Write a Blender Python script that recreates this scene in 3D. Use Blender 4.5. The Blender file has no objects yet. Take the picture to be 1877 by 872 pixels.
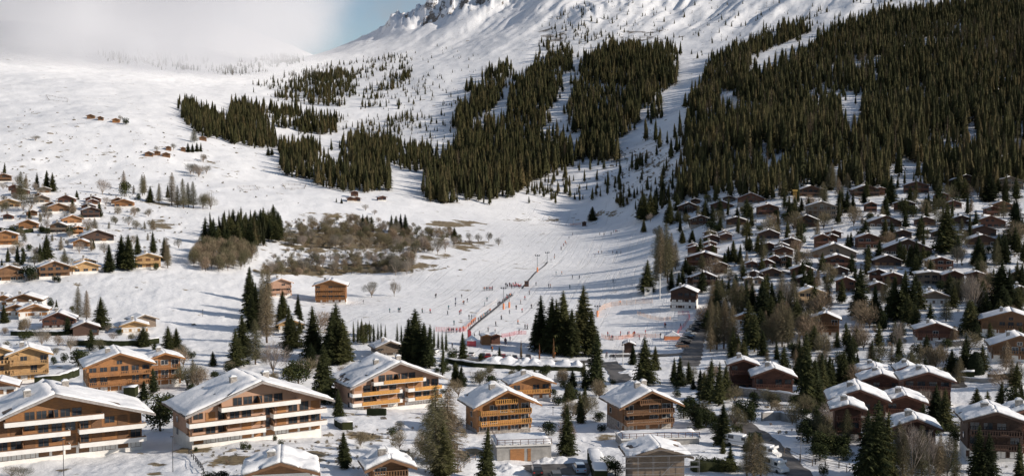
import bpy, bmesh, math, random
import numpy as np
from mathutils import Vector, Matrix
R = math.radians
rnd = random.Random(11)
scene = bpy.context.scene
COL = scene.collection
F, PITCH = 2200.0, R(3.745); KD = F/1500.0
CP_, SP_ = math.cos(PITCH), math.sin(PITCH)

# ------------------------------------------------------------------ terrain
def ray(px, py):
    x = (px - 938.5) / F; y = (436 - py) / F
    return np.array([x, CP_ + y * SP_, -SP_ + y * CP_])
def proj(X, Y, Z):
    f = Y * CP_ - Z * SP_; u = Y * SP_ + Z * CP_
    return 938.5 + F * X / f, 436 - F * u / f
ctrl = [
 # foreground
 (-500,1000,118),(0,1000,112),(450,1000,108),(938,1000,112),(1400,1000,116),(1877,1000,116),(2400,1000,120),
 (-500,850,150),(0,858,141),(240,830,149),(470,810,150),(620,850,135),(700,880,130),(900,880,140),(1200,880,140),(1400,850,148),(1600,850,148),(1877,860,142),(2300,850,145),
 (-400,720,215),(40,700,222),(240,710,212),(400,720,205),(560,720,208),(720,748,197),(900,793,171),(1040,800,168),(1190,790,173),(1300,770,180),(1400,735,208),(1560,780,175),(1700,735,205),(1877,735,200),(2300,740,200),
 (-300,600,300),(0,610,285),(100,640,262),(200,610,285),(350,610,290),(500,620,282),(700,650,262),(970,735,213),(1130,690,240),
 (760,660,258),(900,660,262),(1050,660,266),(1270,650,268),(1450,640,262),(1600,640,258),(1715,626,262),(1877,660,232),(2200,640,240),
 (0,510,350),(100,505,352),(270,490,372),(350,520,352),(450,540,345),(608,557,348),(760,560,345),(880,605,300),(950,540,375),(1100,560,352),(1200,565,340),(1300,570,325),
 (1450,560,315),(1600,545,315),(1750,540,312),(1877,560,290),(2200,540,300),
 (-300,480,370),(20,440,405),(180,435,412),(300,450,405),(400,470,400),(600,500,412),(750,480,430),(900,480,450),(1050,470,480),(1150,480,455),
 (-300,360,500),(20,350,500),(110,380,468),(225,372,500),(350,390,500),(480,400,515),(600,430,490),(700,400,560),(850,400,590),(1000,415,590),(1080,405,630),(1170,405,590),
 (1250,480,385),(1400,470,378),(1520,480,368),(1660,465,372),(1830,450,372),(2150,450,360),
 (1250,405,500),(1320,400,465),(1460,410,440),(1600,400,432),(1750,390,430),(1877,400,415),(2150,380,420),
 (1250,360,570),(1380,350,510),(1500,355,490),(1640,350,490),(1770,335,488),(1877,335,480),(2150,320,480),
 (-300,280,600),(0,300,580),(120,320,580),(290,285,640),(400,310,640),(500,330,640),(650,368,590),(750,360,640),(640,335,660),(850,368,650),(960,360,680),(1060,365,690),(1160,350,640),
 (0,215,740),(175,218,730),(300,215,800),(365,255,720),(420,252,790),(500,262,840),(560,280,790),(600,252,950),(700,290,790),(760,290,800),(850,300,800),(1000,300,800),(1120,280,820),(1200,280,740),
 (1250,300,640),(1400,300,590),(1600,300,560),(1800,290,560),(2100,260,570),
 (0,150,980),(200,150,1050),(330,180,960),(450,180,1100),(560,185,1120),(700,200,1080),(800,200,1060),(900,210,980),(1050,200,960),(1150,200,920),(1230,210,880),
 (1250,200,860),(1400,200,780),(1600,190,750),(1800,190,720),(2100,150,740),
 (0,105,1250),(200,110,1350),(400,125,1450),(520,125,1450),(600,130,1400),(700,130,1350),(800,120,1300),(930,110,1250),(1050,110,1200),(1150,95,1150),(1250,100,1150),(1350,80,1150),
 (1500,90,1000),(1700,90,930),(1877,80,900),(2150,30,920),
 (0,40,1650),(200,60,1750),(400,90,1800),(560,108,1700),(600,104,1720),(650,80,1740),(700,58,1760),(745,35,1770),(800,12,1760),(860,-4,1750),(850,60,1560),(1000,40,1480),(1100,20,1450),(1200,20,1450),(1300,20,1420),
 (1400,0,1400),(1550,0,1300),(1700,0,1200),(1877,-10,1150),(2200,-100,1150),
 (1000,-60,1750),(1200,-70,1850),(1400,-80,1800),(1600,-100,1600),(1877,-130,1450),
 (1000,-130,2100),(1200,-170,2200),(1500,-220,2100),(1877,-300,1900),(2400,-400,1700),
 (-500,100,1000),(-500,0,1600),(-600,400,480),(-500,250,650),
]
pts = []
for px, py, D in ctrl:
    d = ray(px, py); d = d * (D * KD / d[1]); pts.append(d)
for X, Y, Z in [(-500,-100,-52),(0,-100,-50),(500,-100,-48),(-150,20,-52),(0,30,-51),(150,20,-51),(-600,2500,150),(-250,2300,120),(-100,2200,200),(-1500,2600,500),(-900,2700,420),
                (200,2900,500),(1200,3000,900),(2200,2500,1000),(-200,3500,100),(0,4200,100),(2500,4200,900),(-2500,4200,500),(-2500,1500,500),(3000,1500,800),(-420,2050,170)]:
    pts.append(np.array([X, Y*KD, Z], float))
P = np.array(pts); XY = P[:, :2] / 400.0; N = len(P)
def tps(r2): return np.where(r2 > 1e-12, 0.5 * r2 * np.log(np.maximum(r2, 1e-12)), 0)
K = tps(((XY[:, None] - XY[None]) ** 2).sum(-1)) + np.eye(N) * 0.0006
Q = np.hstack([np.ones((N, 1)), XY])
sol = np.linalg.solve(np.block([[K, Q], [Q.T, np.zeros((3, 3))]]), np.concatenate([P[:, 2], np.zeros(3)]))
def base_h(X, Y):
    X = X / 400.0; Y = Y / 400.0; out = sol[N] + sol[N+1] * X + sol[N+2] * Y
    for i in range(N): out = out + sol[i] * tps((X - XY[i, 0]) ** 2 + (Y - XY[i, 1]) ** 2)
    return out
def hash2(i, j, s):
    n = (i.astype(np.int64) * 374761393 + j.astype(np.int64) * 668265263 + s * 974634777) & 0x7fffffff
    n = ((n ^ (n >> 13)) * 1274126177) & 0x7fffffff
    return ((n ^ (n >> 16)) & 0xffffff) / float(0xffffff)
def vnoise(X, Y, s=0):
    i = np.floor(X); j = np.floor(Y); fx = X - i; fy = Y - j
    fx = fx*fx*fx*(fx*(fx*6-15)+10); fy = fy*fy*fy*(fy*(fy*6-15)+10)
    a = hash2(i, j, s); b = hash2(i+1, j, s); c = hash2(i, j+1, s); d = hash2(i+1, j+1, s)
    return (a*(1-fx)+b*fx)*(1-fy) + (c*(1-fx)+d*fx)*fy
def fbm(X, Y, s=0, o=4):
    t = 0; a = 0.5
    for k in range(o): t = t + a * (vnoise(X, Y, s + k*7) * 2 - 1); X = X * 2.03 + 3.1; Y = Y * 2.03 + 1.7; a *= 0.5
    return t
def ridged(X, Y, s=0, o=4):
    t = 0; a = 0.5
    for k in range(o): t = t + a * (1 - np.abs(vnoise(X, Y, s + k*5) * 2 - 1)); X = X * 2.1 + 5; Y = Y * 2.0 + 1; a *= 0.5
    return t
uin = np.linspace(-0.48, 0.48, 800); uo = np.linspace(0.48, 1.6, 50)[1:]
U = np.concatenate([-uo[::-1], uin, uo]); V = np.linspace(math.log(40), math.log(6200), 900)
UU, VV = np.meshgrid(U, V); YY = np.exp(VV); XX = UU * YY
ZZ = base_h(XX, YY); YR = YY; YY = YY/KD
def sstep(a, b, x): t = np.clip((x - a) / (b - a), 0, 1); return t*t*(3-2*t)
mt = sstep(60, 300, ZZ) * sstep(800, 1300, YY)
right = sstep(-500, 0, XX)
sa, ca = 0.51, 0.86
along = (XX*sa + YY*ca); across = (XX*ca - YY*sa)
rough = 0.35 + 0.65 * sstep(-60, 0, ZZ)
piste = np.exp(-(((XX - (YY-400)*0.22 - 10) / 75) ** 2)) * sstep(700, 640, YY) * sstep(250, 290, YY)
rough = rough * (1 - 0.85 * piste)
ZZ = ZZ + fbm(XX/55, YY/55, 1) * 3.2 * rough * sstep(120, 400, YY) + fbm(XX/11, YY/11, 9) * 0.65 * rough + fbm(XX/3.6, YY/3.6, 19, 3) * 0.42 * (1 - 0.93*piste) * sstep(620, 450, YY)
ZZ = ZZ + mt * right * ((ridged(across/120 + fbm(XX/300, YY/300, 3)*0.8, along/950, 31) - 0.5) * 66 * sstep(120, 330, ZZ) + fbm(XX/90, YY/140, 5) * 9 + (ridged(across/34, along/420, 61, 3)-.5) * 9 * sstep(60, 250, ZZ))
crag = mt * sstep(-420, -250, XX) * sstep(250, 300, ZZ) * sstep(1600, 1700, YY)
ZZ = ZZ + crag * (ridged(XX/60, YY/70, 77, 5) - 0.55) * 90
spur = mt * right * sstep(170, 330, ZZ)
ZZ = ZZ + spur * (ridged(across/210 + 2.3, along/900, 141, 2) - .5) * 60
ZZ = ZZ + spur * np.clip(ridged(XX/26, YY/26, 151, 4) - .66, 0, 1) * 34 * sstep(.1, .5, fbm(XX/170, YY/170, 161, 3))
ZZ = ZZ + mt * (1-right) * fbm(XX/160, YY/160, 55) * 12
YN = YY; YY = YR; U_IN = len(uo)
def H(X, Y):
    X = np.asarray(X, float); Y = np.asarray(Y, float)
    u = np.clip(X / Y, U[0], U[-1]); v = np.clip(np.log(np.maximum(Y, 40.01)), V[0], V[-1])
    i = np.clip(np.searchsorted(U, u) - 1, 0, len(U)-2); fu = (u - U[i]) / (U[i+1] - U[i])
    t = (v - V[0]) / (V[1] - V[0]); j = np.clip(np.floor(t).astype(int), 0, len(V)-2); fv = t - j
    return (ZZ[j, i]*(1-fu) + ZZ[j, i+1]*fu)*(1-fv) + (ZZ[j+1, i]*(1-fu) + ZZ[j+1, i+1]*fu)*fv
YS = np.exp(np.linspace(math.log(80), math.log(4200), 3000))
def hit(px, py, lo=0):
    d = ray(px, py); Xs = YS * d[0] / d[1]; Zs = YS * d[2] / d[1]
    g = Zs - H(Xs, YS); k = np.nonzero((g < 0) & (YS > lo))[0]
    if len(k) == 0: return None
    k = k[0]
    if k == 0 or g[k-1] < 0: return Vector((Xs[k], YS[k], float(H(Xs[k], YS[k]))))
    t = g[k-1] / (g[k-1] - g[k]); Y = YS[k-1] + (YS[k] - YS[k-1]) * t; X = Y * d[0] / d[1]
    return Vector((float(X), float(Y), float(H(X, Y))))
def zone(x, y, s, ox, oy): return (ox + x / s, oy + y / s)
Z1 = (2.795, 0, 560); Z2 = (2.795, 300, 560); Z3 = (2.795, 600, 560); Z4 = (2.795, 960, 560); Z5 = (2.794, 1280, 560); Z6 = (2.796, 1500, 560)
M1 = (2.795, 0, 280); M2 = (2.795, 300, 330); M3 = (3.634, 640, 360); M4 = (2.907, 900, 360); M5 = (3.008, 1160, 290); M6 = (3.008, 1500, 290); M7 = (4.844, 740, 540)
T5 = (3.128, 300, 140); T1 = (2.906, 0, 0)
def zp(z, x, y): return (z[1] + x / z[0], z[2] + y / z[0])

# ------------------------------------------------------------------ materials
def newmat(name):
    m = bpy.data.materials.new(name); m.use_nodes = True; nt = m.node_tree
    for n in list(nt.nodes): nt.nodes.remove(n)
    o = nt.nodes.new('ShaderNodeOutputMaterial'); b = nt.nodes.new('ShaderNodeBsdfPrincipled')
    nt.links.new(b.outputs[0], o.inputs[0]); return m, nt, b
def nd(nt, t, **k):
    n = nt.nodes.new(t)
    for a, v in k.items(): setattr(n, a, v)
    return n
def lk(nt, a, b): nt.links.new(a, b)
def mixc(nt, fac, a, b, mode='MIX'):
    m = nd(nt, 'ShaderNodeMix', data_type='RGBA', blend_type=mode)
    for s, v in ((0, fac), (6, a), (7, b)):
        if isinstance(v, (int, float)): m.inputs[s].default_value = v
        elif isinstance(v, tuple): m.inputs[s].default_value = (*v, 1)
        else: lk(nt, v, m.inputs[s])
    return m.outputs[2]
def mth(nt, op, a, b=None, c=None, clamp=False):
    m = nd(nt, 'ShaderNodeMath', operation=op, use_clamp=clamp)
    for s, v in enumerate((a, b, c)):
        if v is None: continue
        if isinstance(v, (int, float)): m.inputs[s].default_value = v
        else: lk(nt, v, m.inputs[s])
    return m.outputs[0]
def noise(nt, vec, scale, detail=4, rough=0.55):
    n = nd(nt, 'ShaderNodeTexNoise'); n.inputs['Scale'].default_value = scale; n.inputs['Detail'].default_value = detail; n.inputs['Roughness'].default_value = rough
    if vec is not None: lk(nt, vec, n.inputs['Vector'])
    return n.outputs[0]
def mrange(nt, v, a, b, c=0.0, d=1.0):
    m = nd(nt, 'ShaderNodeMapRange', interpolation_type='SMOOTHSTEP'); lk(nt, v, m.inputs[0])
    for i, x in enumerate((a, b, c, d)): m.inputs[i+1].default_value = x
    return m.outputs[0]
def bump(nt, b, h, strength=0.4, dist=0.1):
    n = nd(nt, 'ShaderNodeBump'); n.inputs['Strength'].default_value = strength; n.inputs['Distance'].default_value = dist
    lk(nt, h, n.inputs['Height']); lk(nt, n.outputs[0], b.inputs['Normal'])
MATS = {}
def plain(name, c, rough=0.7, var=0.25, scale=3.0, metal=0.0, bmp=0.0):
    if name in MATS: return MATS[name]
    m, nt, b = newmat(name); tc = nd(nt, 'ShaderNodeTexCoord')
    n = noise(nt, tc.outputs['Object'], scale, 5); f = mrange(nt, n, 0.3, 0.7)
    lk(nt, mixc(nt, f, tuple(x*(1-var) for x in c), tuple(min(1, x*(1+var)) for x in c)), b.inputs['Base Color'])
    b.inputs['Roughness'].default_value = rough; b.inputs['Metallic'].default_value = metal
    if bmp: bump(nt, b, n, bmp, 0.1)
    MATS[name] = m; return m
def wood(name, c, plank=4.0, vert=False):
    if name in MATS: return MATS[name]
    m, nt, b = newmat(name); tc = nd(nt, 'ShaderNodeTexCoord'); oi = nd(nt, 'ShaderNodeObjectInfo')
    mp = nd(nt, 'ShaderNodeMapping'); lk(nt, tc.outputs['Object'], mp.inputs[0]); mp.inputs['Scale'].default_value = (1, 1, 6) if not vert else (6, 6, 1)
    n = noise(nt, mp.outputs[0], 1.3, 6, 0.65)
    big = noise(nt, tc.outputs['Object'], 0.35, 3)
    w = nd(nt, 'ShaderNodeTexWave', wave_type='BANDS', bands_direction='X' if vert else 'Z', wave_profile='SAW'); w.inputs['Scale'].default_value = plank * 0.18; lk(nt, tc.outputs['Object'], w.inputs[0])
    seam = mrange(nt, w.outputs['Fac'], 0.0, 0.10, 0.72, 1.0)
    col = mixc(nt, mrange(nt, n, 0.25, 0.75), tuple(x*0.70 for x in c), tuple(x*1.22 for x in c))
    col = mixc(nt, mrange(nt, big, 0.45, 0.75, 0, 0.55), col, tuple(0.5*(x*0.45 + sum(c)/3*0.5) for x in c))
    mm = nd(nt, 'ShaderNodeVectorMath', operation='SCALE'); lk(nt, col, mm.inputs[0]); lk(nt, seam, mm.inputs['Scale'])
    hs = nd(nt, 'ShaderNodeHueSaturation'); lk(nt, mm.outputs[0], hs.inputs['Color']); lk(nt, mth(nt, 'MULTIPLY_ADD', oi.outputs['Random'], 0.35, 0.82), hs.inputs['Value'])
    lk(nt, hs.outputs[0], b.inputs['Base Color']); b.inputs['Roughness'].default_value = 0.75
    bump(nt, b, mth(nt, 'ADD', seam, mth(nt, 'MULTIPLY', n, 0.3)), 0.5, 0.05)
    MATS[name] = m; return m
def foliage(name, c1, c2, bark=False):
    if name in MATS: return MATS[name]
    m, nt, b = newmat(name); g = nd(nt, 'ShaderNodeNewGeometry'); oi = nd(nt, 'ShaderNodeObjectInfo'); tc = nd(nt, 'ShaderNodeTexCoord')
    n = noise(nt, tc.outputs['Object'], 0.55, 3)
    f = mth(nt, 'ADD', mth(nt, 'MULTIPLY', g.outputs['Random Per Island'], 0.55), mth(nt, 'MULTIPLY', n, 0.5))
    col = mixc(nt, mrange(nt, f, 0.2, 0.85), c1, c2)
    ln_ = noise(nt, oi.outputs['Location'], 0.009, 3, 0.6)
    if 'needles' in name: col = mixc(nt, mrange(nt, ln_, 0.48, 0.68, 0, 0.5), col, tuple(x*f_ for x, f_ in zip(c2, (0.95, 0.86, 0.85))))
    hs = nd(nt, 'ShaderNodeHueSaturation'); lk(nt, col, hs.inputs['Color'])
    lk(nt, mth(nt, 'MULTIPLY_ADD', oi.outputs['Random'], 0.95, 0.5), hs.inputs['Value'])
    lk(nt, mth(nt, 'MULTIPLY_ADD', oi.outputs['Random'], -0.07, 0.535), hs.inputs['Hue'])
    lk(nt, hs.outputs[0], b.inputs['Base Color']); b.inputs['Roughness'].default_value = 0.85
    b.inputs['Specular IOR Level'].default_value = 0.15
    MATS[name] = m; return m
M_SPRUCE = foliage('spruce_needles', (0.014, 0.022, 0.009), (0.078, 0.082, 0.028))
M_FOREST = foliage('forest_needles', (0.013, 0.018, 0.008), (0.085, 0.076, 0.028))
M_LARCH = foliage('larch_twigs', (0.095, 0.080, 0.045), (0.24, 0.205, 0.12))
M_TWIG = foliage('bare_twigs', (0.12, 0.105, 0.08), (0.32, 0.285, 0.23))
M_SCRUB = foliage('scrub_twigs', (0.12, 0.10, 0.06), (0.30, 0.25, 0.155))
M_HEDGE = foliage('hedge_leaves', (0.014, 0.022, 0.008), (0.065, 0.075, 0.024))
M_BOX = foliage('clipped_hedge', (0.008, 0.013, 0.006), (0.032, 0.038, 0.014))
M_THUJA = foliage('copper_foliage', (0.12, 0.06, 0.03), (0.28, 0.14, 0.07))
M_BARK = plain('bark', (0.11, 0.075, 0.05), 0.9, 0.4, 2)
M_PBARK = plain('pale_bark', (0.34, 0.27, 0.21), 0.9, 0.4, 2)

def snow_mat(name, scale=1.0, terrain=False):
    m, nt, b = newmat(name); tc = nd(nt, 'ShaderNodeTexCoord'); ob = tc.outputs['Object']
    n1 = noise(nt, ob, 0.05*scale, 5); n2 = noise(nt, ob, 0.6*scale, 6, 0.6); n3 = noise(nt, ob, 3.5*scale, 3)
    col = mixc(nt, mrange(nt, n1, 0.3, 0.7), (0.81, 0.81, 0.81), (0.89, 0.89, 0.89))
    h = mth(nt, 'ADD', mth(nt, 'MULTIPLY', n2, 0.8), mth(nt, 'MULTIPLY', n3, 0.16))
    if terrain:
        at = nd(nt, 'ShaderNodeAttribute', attribute_name='cover'); sep = nd(nt, 'ShaderNodeSeparateColor'); lk(nt, at.outputs['Color'], sep.inputs[0])
        # melted ground
        nb = noise(nt, ob, 0.09, 8, 0.68)
        grass = mixc(nt, mrange(nt, n2, 0.3, 0.7), (0.12, 0.09, 0.05), (0.27, 0.205, 0.11))
        bare = mrange(nt, mth(nt, 'ADD', sep.outputs[0], mth(nt, 'MULTIPLY_ADD', nb, 3.4, -1.7)), 0.44, 0.62)
        col = mixc(nt, bare, col, grass)
        # rock
        nr = noise(nt, ob, 0.03, 10, 0.72)
        rock = mixc(nt, mrange(nt, noise(nt, ob, 0.3, 6), 0.3, 0.7), (0.10, 0.085, 0.07), (0.27, 0.235, 0.20))
        rk = mrange(nt, mth(nt, 'ADD', sep.outputs[1], mth(nt, 'MULTIPLY_ADD', nr, 2.4, -1.2)), 0.42, 0.58)
        col = mixc(nt, rk, col, rock)
        # groomed or tracked snow
        trs = []
        for ang, sc in ((68, (90, 5.0, 10)), (80.5, (120, 1.3, 10)), (40, (60, 2.2, 10))):
            mp = nd(nt, 'ShaderNodeMapping', vector_type='TEXTURE'); lk(nt, ob, mp.inputs[0]); mp.inputs['Rotation'].default_value = (0, 0, R(ang)); mp.inputs['Scale'].default_value = sc
            trs.append(mrange(nt, noise(nt, mp.outputs[0], 1.0, 5, 0.7), 0.52, 0.68))
        pm = at.outputs['Alpha']
        tfac = mth(nt, 'MAXIMUM', mth(nt, 'MULTIPLY', trs[0], sep.outputs[2]), mth(nt, 'MULTIPLY', mth(nt, 'MAXIMUM', trs[1], mth(nt, 'MULTIPLY', trs[2], .5)), pm))
        col = mixc(nt, mth(nt, 'MULTIPLY', tfac, 0.45), col, (0.60, 0.59, 0.58))
        h = mth(nt, 'SUBTRACT', h, mth(nt, 'MULTIPLY', tfac, 0.8))
        n5 = noise(nt, ob, 0.14, 5, 0.6); h = mth(nt, 'ADD', h, mth(nt, 'MULTIPLY', n5, 2.2))
    lk(nt, col, b.inputs['Base Color']); b.inputs['Roughness'].default_value = 0.62
    b.inputs['Specular IOR Level'].default_value = 0.25
    bump(nt, b, h, 0.6 if terrain else 0.75, 0.45 if terrain else 0.22)
    return m
M_SNOWG = snow_mat('snow_ground', 1.0, True)
M_SNOW = snow_mat('snow', 1.6)
M_ASPH = plain('asphalt', (0.075, 0.072, 0.07), 0.7, 0.35, 0.6)
M_CONC = plain('concrete', (0.36, 0.34, 0.31), 0.85, 0.2, 0.8)
M_WHITE = plain('white_render', (0.74, 0.71, 0.66), 0.8, 0.07, 0.7)
M_STONE = plain('stone', (0.30, 0.27, 0.24), 0.9, 0.4, 2.5, bmp=0.5)
M_ROOF = plain('roof_boards', (0.15, 0.11, 0.085), 0.8, 0.3, 1.5)
M_FASCIA = plain('grey_fascia', (0.30, 0.27, 0.25), 0.7, 0.2, 1.5)
M_METAL = plain('grey_metal', (0.28, 0.28, 0.29), 0.45, 0.2, 2, 0.6)
M_DARK = plain('dark_metal', (0.05, 0.05, 0.055), 0.5, 0.2, 2)
m, nt, b = newmat('window_glass'); b.inputs['Base Color'].default_value = (0.035, 0.042, 0.05, 1); b.inputs['Roughness'].default_value = 0.08; b.inputs['Metallic'].default_value = 0.0
M_GLASS = m
WOODS = {'orange': wood('honey_wood', (0.36, 0.165, 0.060)), 'gold': wood('golden_wood', (0.48, 0.29, 0.125)), 'brown': wood('brown_wood', (0.20, 0.10, 0.045)),
 'red': wood('red_brown_wood', (0.125, 0.052, 0.032)), 'dark': wood('dark_wood', (0.075, 0.038, 0.024)), 'grey': wood('weathered_wood', (0.22, 0.165, 0.12)), 'rose': plain('rose_render', (0.46, 0.28, 0.19), 0.85, 0.08, 0.6), 'tan': plain('tan_render', (0.50, 0.37, 0.25), 0.85, 0.08, 0.6), 'new': wood('new_wood', (0.62, 0.44, 0.25))}
RAILW = {'gold': wood('golden_rail', (0.56, 0.27, 0.06), 6, True)}

# ------------------------------------------------------------------ builders
class MB:
    def __init__(s): s.v = []; s.f = []
    def add(s, vs, fs):
        o = len(s.v); s.v += [tuple(v) for v in vs]; s.f += [tuple(i + o for i in f) for f in fs]; return s
    def box(s, x0, x1, y0, y1, z0, z1):
        return s.add([(x0,y0,z0),(x1,y0,z0),(x1,y1,z0),(x0,y1,z0),(x0,y0,z1),(x1,y0,z1),(x1,y1,z1),(x0,y1,z1)],
                     [(0,3,2,1),(4,5,6,7),(0,1,5,4),(1,2,6,5),(2,3,7,6),(3,0,4,7)])
    def prism(s, prof, y0, y1):            # prof: list of (x,z), counter-clockwise seen from -y
        n = len(prof); vs = [(x, y0, z) for x, z in prof] + [(x, y1, z) for x, z in prof]
        return s.add(vs, [tuple(range(n)), tuple(range(2*n-1, n-1, -1))] + [(i, i+n, (i+1) % n + n, (i+1) % n) for i in range(n)])
    def tube(s, a, b, r0, r1=None, n=5):
        r1 = r0 if r1 is None else r1; a = Vector(a); b = Vector(b); d = (b - a)
        if d.length < 1e-6: return s
        d.normalize(); p = d.orthogonal().normalized(); q = d.cross(p)
        vs = [a + (p*math.cos(t) + q*math.sin(t))*r0 for t in [2*math.pi*i/n for i in range(n)]] + [b + (p*math.cos(t) + q*math.sin(t))*r1 for t in [2*math.pi*i/n for i in range(n)]]
        return s.add(vs, [(i, (i+1) % n, (i+1) % n + n, i+n) for i in range(n)] + [tuple(range(n-1, -1, -1)), tuple(range(n, 2*n))])
    def mesh(s, name, mat, smooth=False):
        me = bpy.data.meshes.new(name); me.from_pydata(s.v, [], s.f)
        for m_ in (mat if isinstance(mat, (list, tuple)) else [mat]): me.materials.append(m_)
        if smooth: me.polygons.foreach_set('use_smooth', [True]*len(me.polygons))
        return me
    def build(s, name, mat, parent=None, smooth=False, label=None):
        return link(name, s.mesh(name, mat, smooth), parent, label)
def link(name, data, parent=None, label=None):
    o = bpy.data.objects.new(name, data); COL.objects.link(o)
    if parent is not None: o.parent = parent
    if label: o['label'] = label
    return o
def tag(o, label, cat=None, group=None, kind=None):
    if label: o['label'] = label
    if cat: o['category'] = cat
    if group: o['group'] = group
    if kind: o['kind'] = kind
    return o
def thing(name, label, cat, loc, rz=0, group=None):
    o = bpy.data.objects.new(name, None); COL.objects.link(o); o.location = loc; o.rotation_euler = (0, 0, rz); o.empty_display_size = 0.5
    return tag(o, label, cat, group)
ONES = ['', 'first', 'second', 'third', 'fourth', 'fifth', 'sixth', 'seventh', 'eighth', 'ninth', 'tenth', 'eleventh', 'twelfth', 'thirteenth', 'fourteenth', 'fifteenth', 'sixteenth', 'seventeenth', 'eighteenth', 'nineteenth']
TENS = {2: 'twenty', 3: 'thirty', 4: 'forty', 5: 'fifty', 6: 'sixty', 7: 'seventy', 8: 'eighty', 9: 'ninety'}
def ordn(n, tot=99):
    if n == 1: return 'leftmost'
    if n == tot: return 'rightmost'
    if tot - n < n and tot - n < 19: return ONES[tot - n + 1] + ' from right'
    if n < 20: return ONES[n] + ' from left'
    t, o = divmod(n, 10)
    return (TENS[t] + '-' + ONES[o] if o else TENS[t][:-1] + 'ieth') + ' from left'

# ------------------------------------------------------------------ terrain mesh
nv, nu = XX.shape
me = bpy.data.meshes.new('ground')
co = np.stack([XX, YY, ZZ], -1).reshape(-1, 3).astype(np.float32)
idx = np.arange(nv*nu).reshape(nv, nu)
quads = np.stack([idx[:-1, :-1], idx[:-1, 1:], idx[1:, 1:], idx[1:, :-1]], -1).reshape(-1, 4)
me.vertices.add(len(co)); me.vertices.foreach_set('co', co.ravel())
me.loops.add(quads.size); me.loops.foreach_set('vertex_index', quads.ravel().astype(np.int32))
me.polygons.add(len(quads)); me.polygons.foreach_set('loop_start', np.arange(0, quads.size, 4, dtype=np.int32))
me.polygons.foreach_set('use_smooth', np.ones(len(quads), bool)); me.update(calc_edges=True)
PXg, PYg = proj(XX, YY, ZZ)
bare = np.full(XX.shape, -0.12)
# melted patches: (px, py, radius px x, radius px y, weight)
for px, py, rx, ry, w in [(640,440,170,24,1.15),(560,495,100,12,1.1),(700,490,120,12,1.1),(830,410,60,7,1.0),(860,450,45,10,.85),(450,470,60,14,.4),(800,470,35,12,.7),(980,403,80,3,.6),(560,465,70,14,.45),
    (295,413,30,12,.9),(450,842,75,12,1.1),(560,838,65,15,1.1),(700,800,60,14,.7),(620,815,40,12,.8),(350,825,40,10,.7),(1110,800,30,16,.6),(150,640,70,5,.5),(860,830,40,10,.7),(285,850,24,5,.9),(390,850,40,16,.6),(285,868,25,5,1),(660,795,60,12,.45),(800,862,50,10,.9),(250,830,30,7,.5),(130,410,120,40,.22),(140,340,120,30,.2),
    (60,400,60,60,.25),(250,690,20,30,.4),(40,510,60,6,.6),(480,690,40,10,.6),(620,605,40,12,.5),(1130,388,60,5,.5),(1190,470,15,4,.3),(600,185,40,5,.6),(1100,330,70,30,.28),(1200,300,60,50,.38),(300,372,60,10,.5),(380,295,50,10,.35),
    (540,665,50,12,.5),(700,430,90,22,.45),(1380,700,40,20,.3),(1750,660,50,10,.4),(600,395,70,7,.6),(1110,395,55,4,.5),(1590,360,90,6,.2),(1500,505,60,6,.2)]:
    bare = np.maximum(bare, (w + 0.06) * np.exp(-(((PXg-px)/rx)**2 + ((PYg-py)/ry)**2) ** 1.5) - 0.06 * 2)
slope_field = sstep(-250, -330, XX - 0*YY) 
bare = np.maximum(bare, 0.10 * (np.abs(PYg - 280) < 75) * (PXg < 560) * (PXg > -200))
gz_y, gz_x = np.gradient(ZZ); dY = np.gradient(YY, axis=0); dX = np.gradient(XX, axis=1)
sl = np.hypot(gz_x/dX, gz_y/dY)*1.2
rockm = mt * right * (sstep(0.85, 1.6, sl) * 0.60 - 0.12) + crag * 0.25
rockm = np.maximum(rockm, 0.55*np.exp(-(((PXg-1180)/100)**2 + ((PYg-70)/30)**2)) * (YN > 900) - 0.12)
rockm = np.maximum(rockm, 0.62*np.exp(-(((PXg-1010)/45)**2 + ((PYg-70)/30)**2)) * (YN > 900) - 0.12)
track = np.clip(mt * right * 0.9 + 0.12, 0, 1)
cov = np.stack([bare, rockm, track, np.clip(piste*1.2, 0, 1)], -1).reshape(-1, 4).astype(np.float32)
at = me.color_attributes.new('cover', 'FLOAT_COLOR', 'POINT'); at.data.foreach_set('color', cov.ravel())
me.materials.append(M_SNOWG)
tag(link('ground', me), None, None, None, 'structure')
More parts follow.
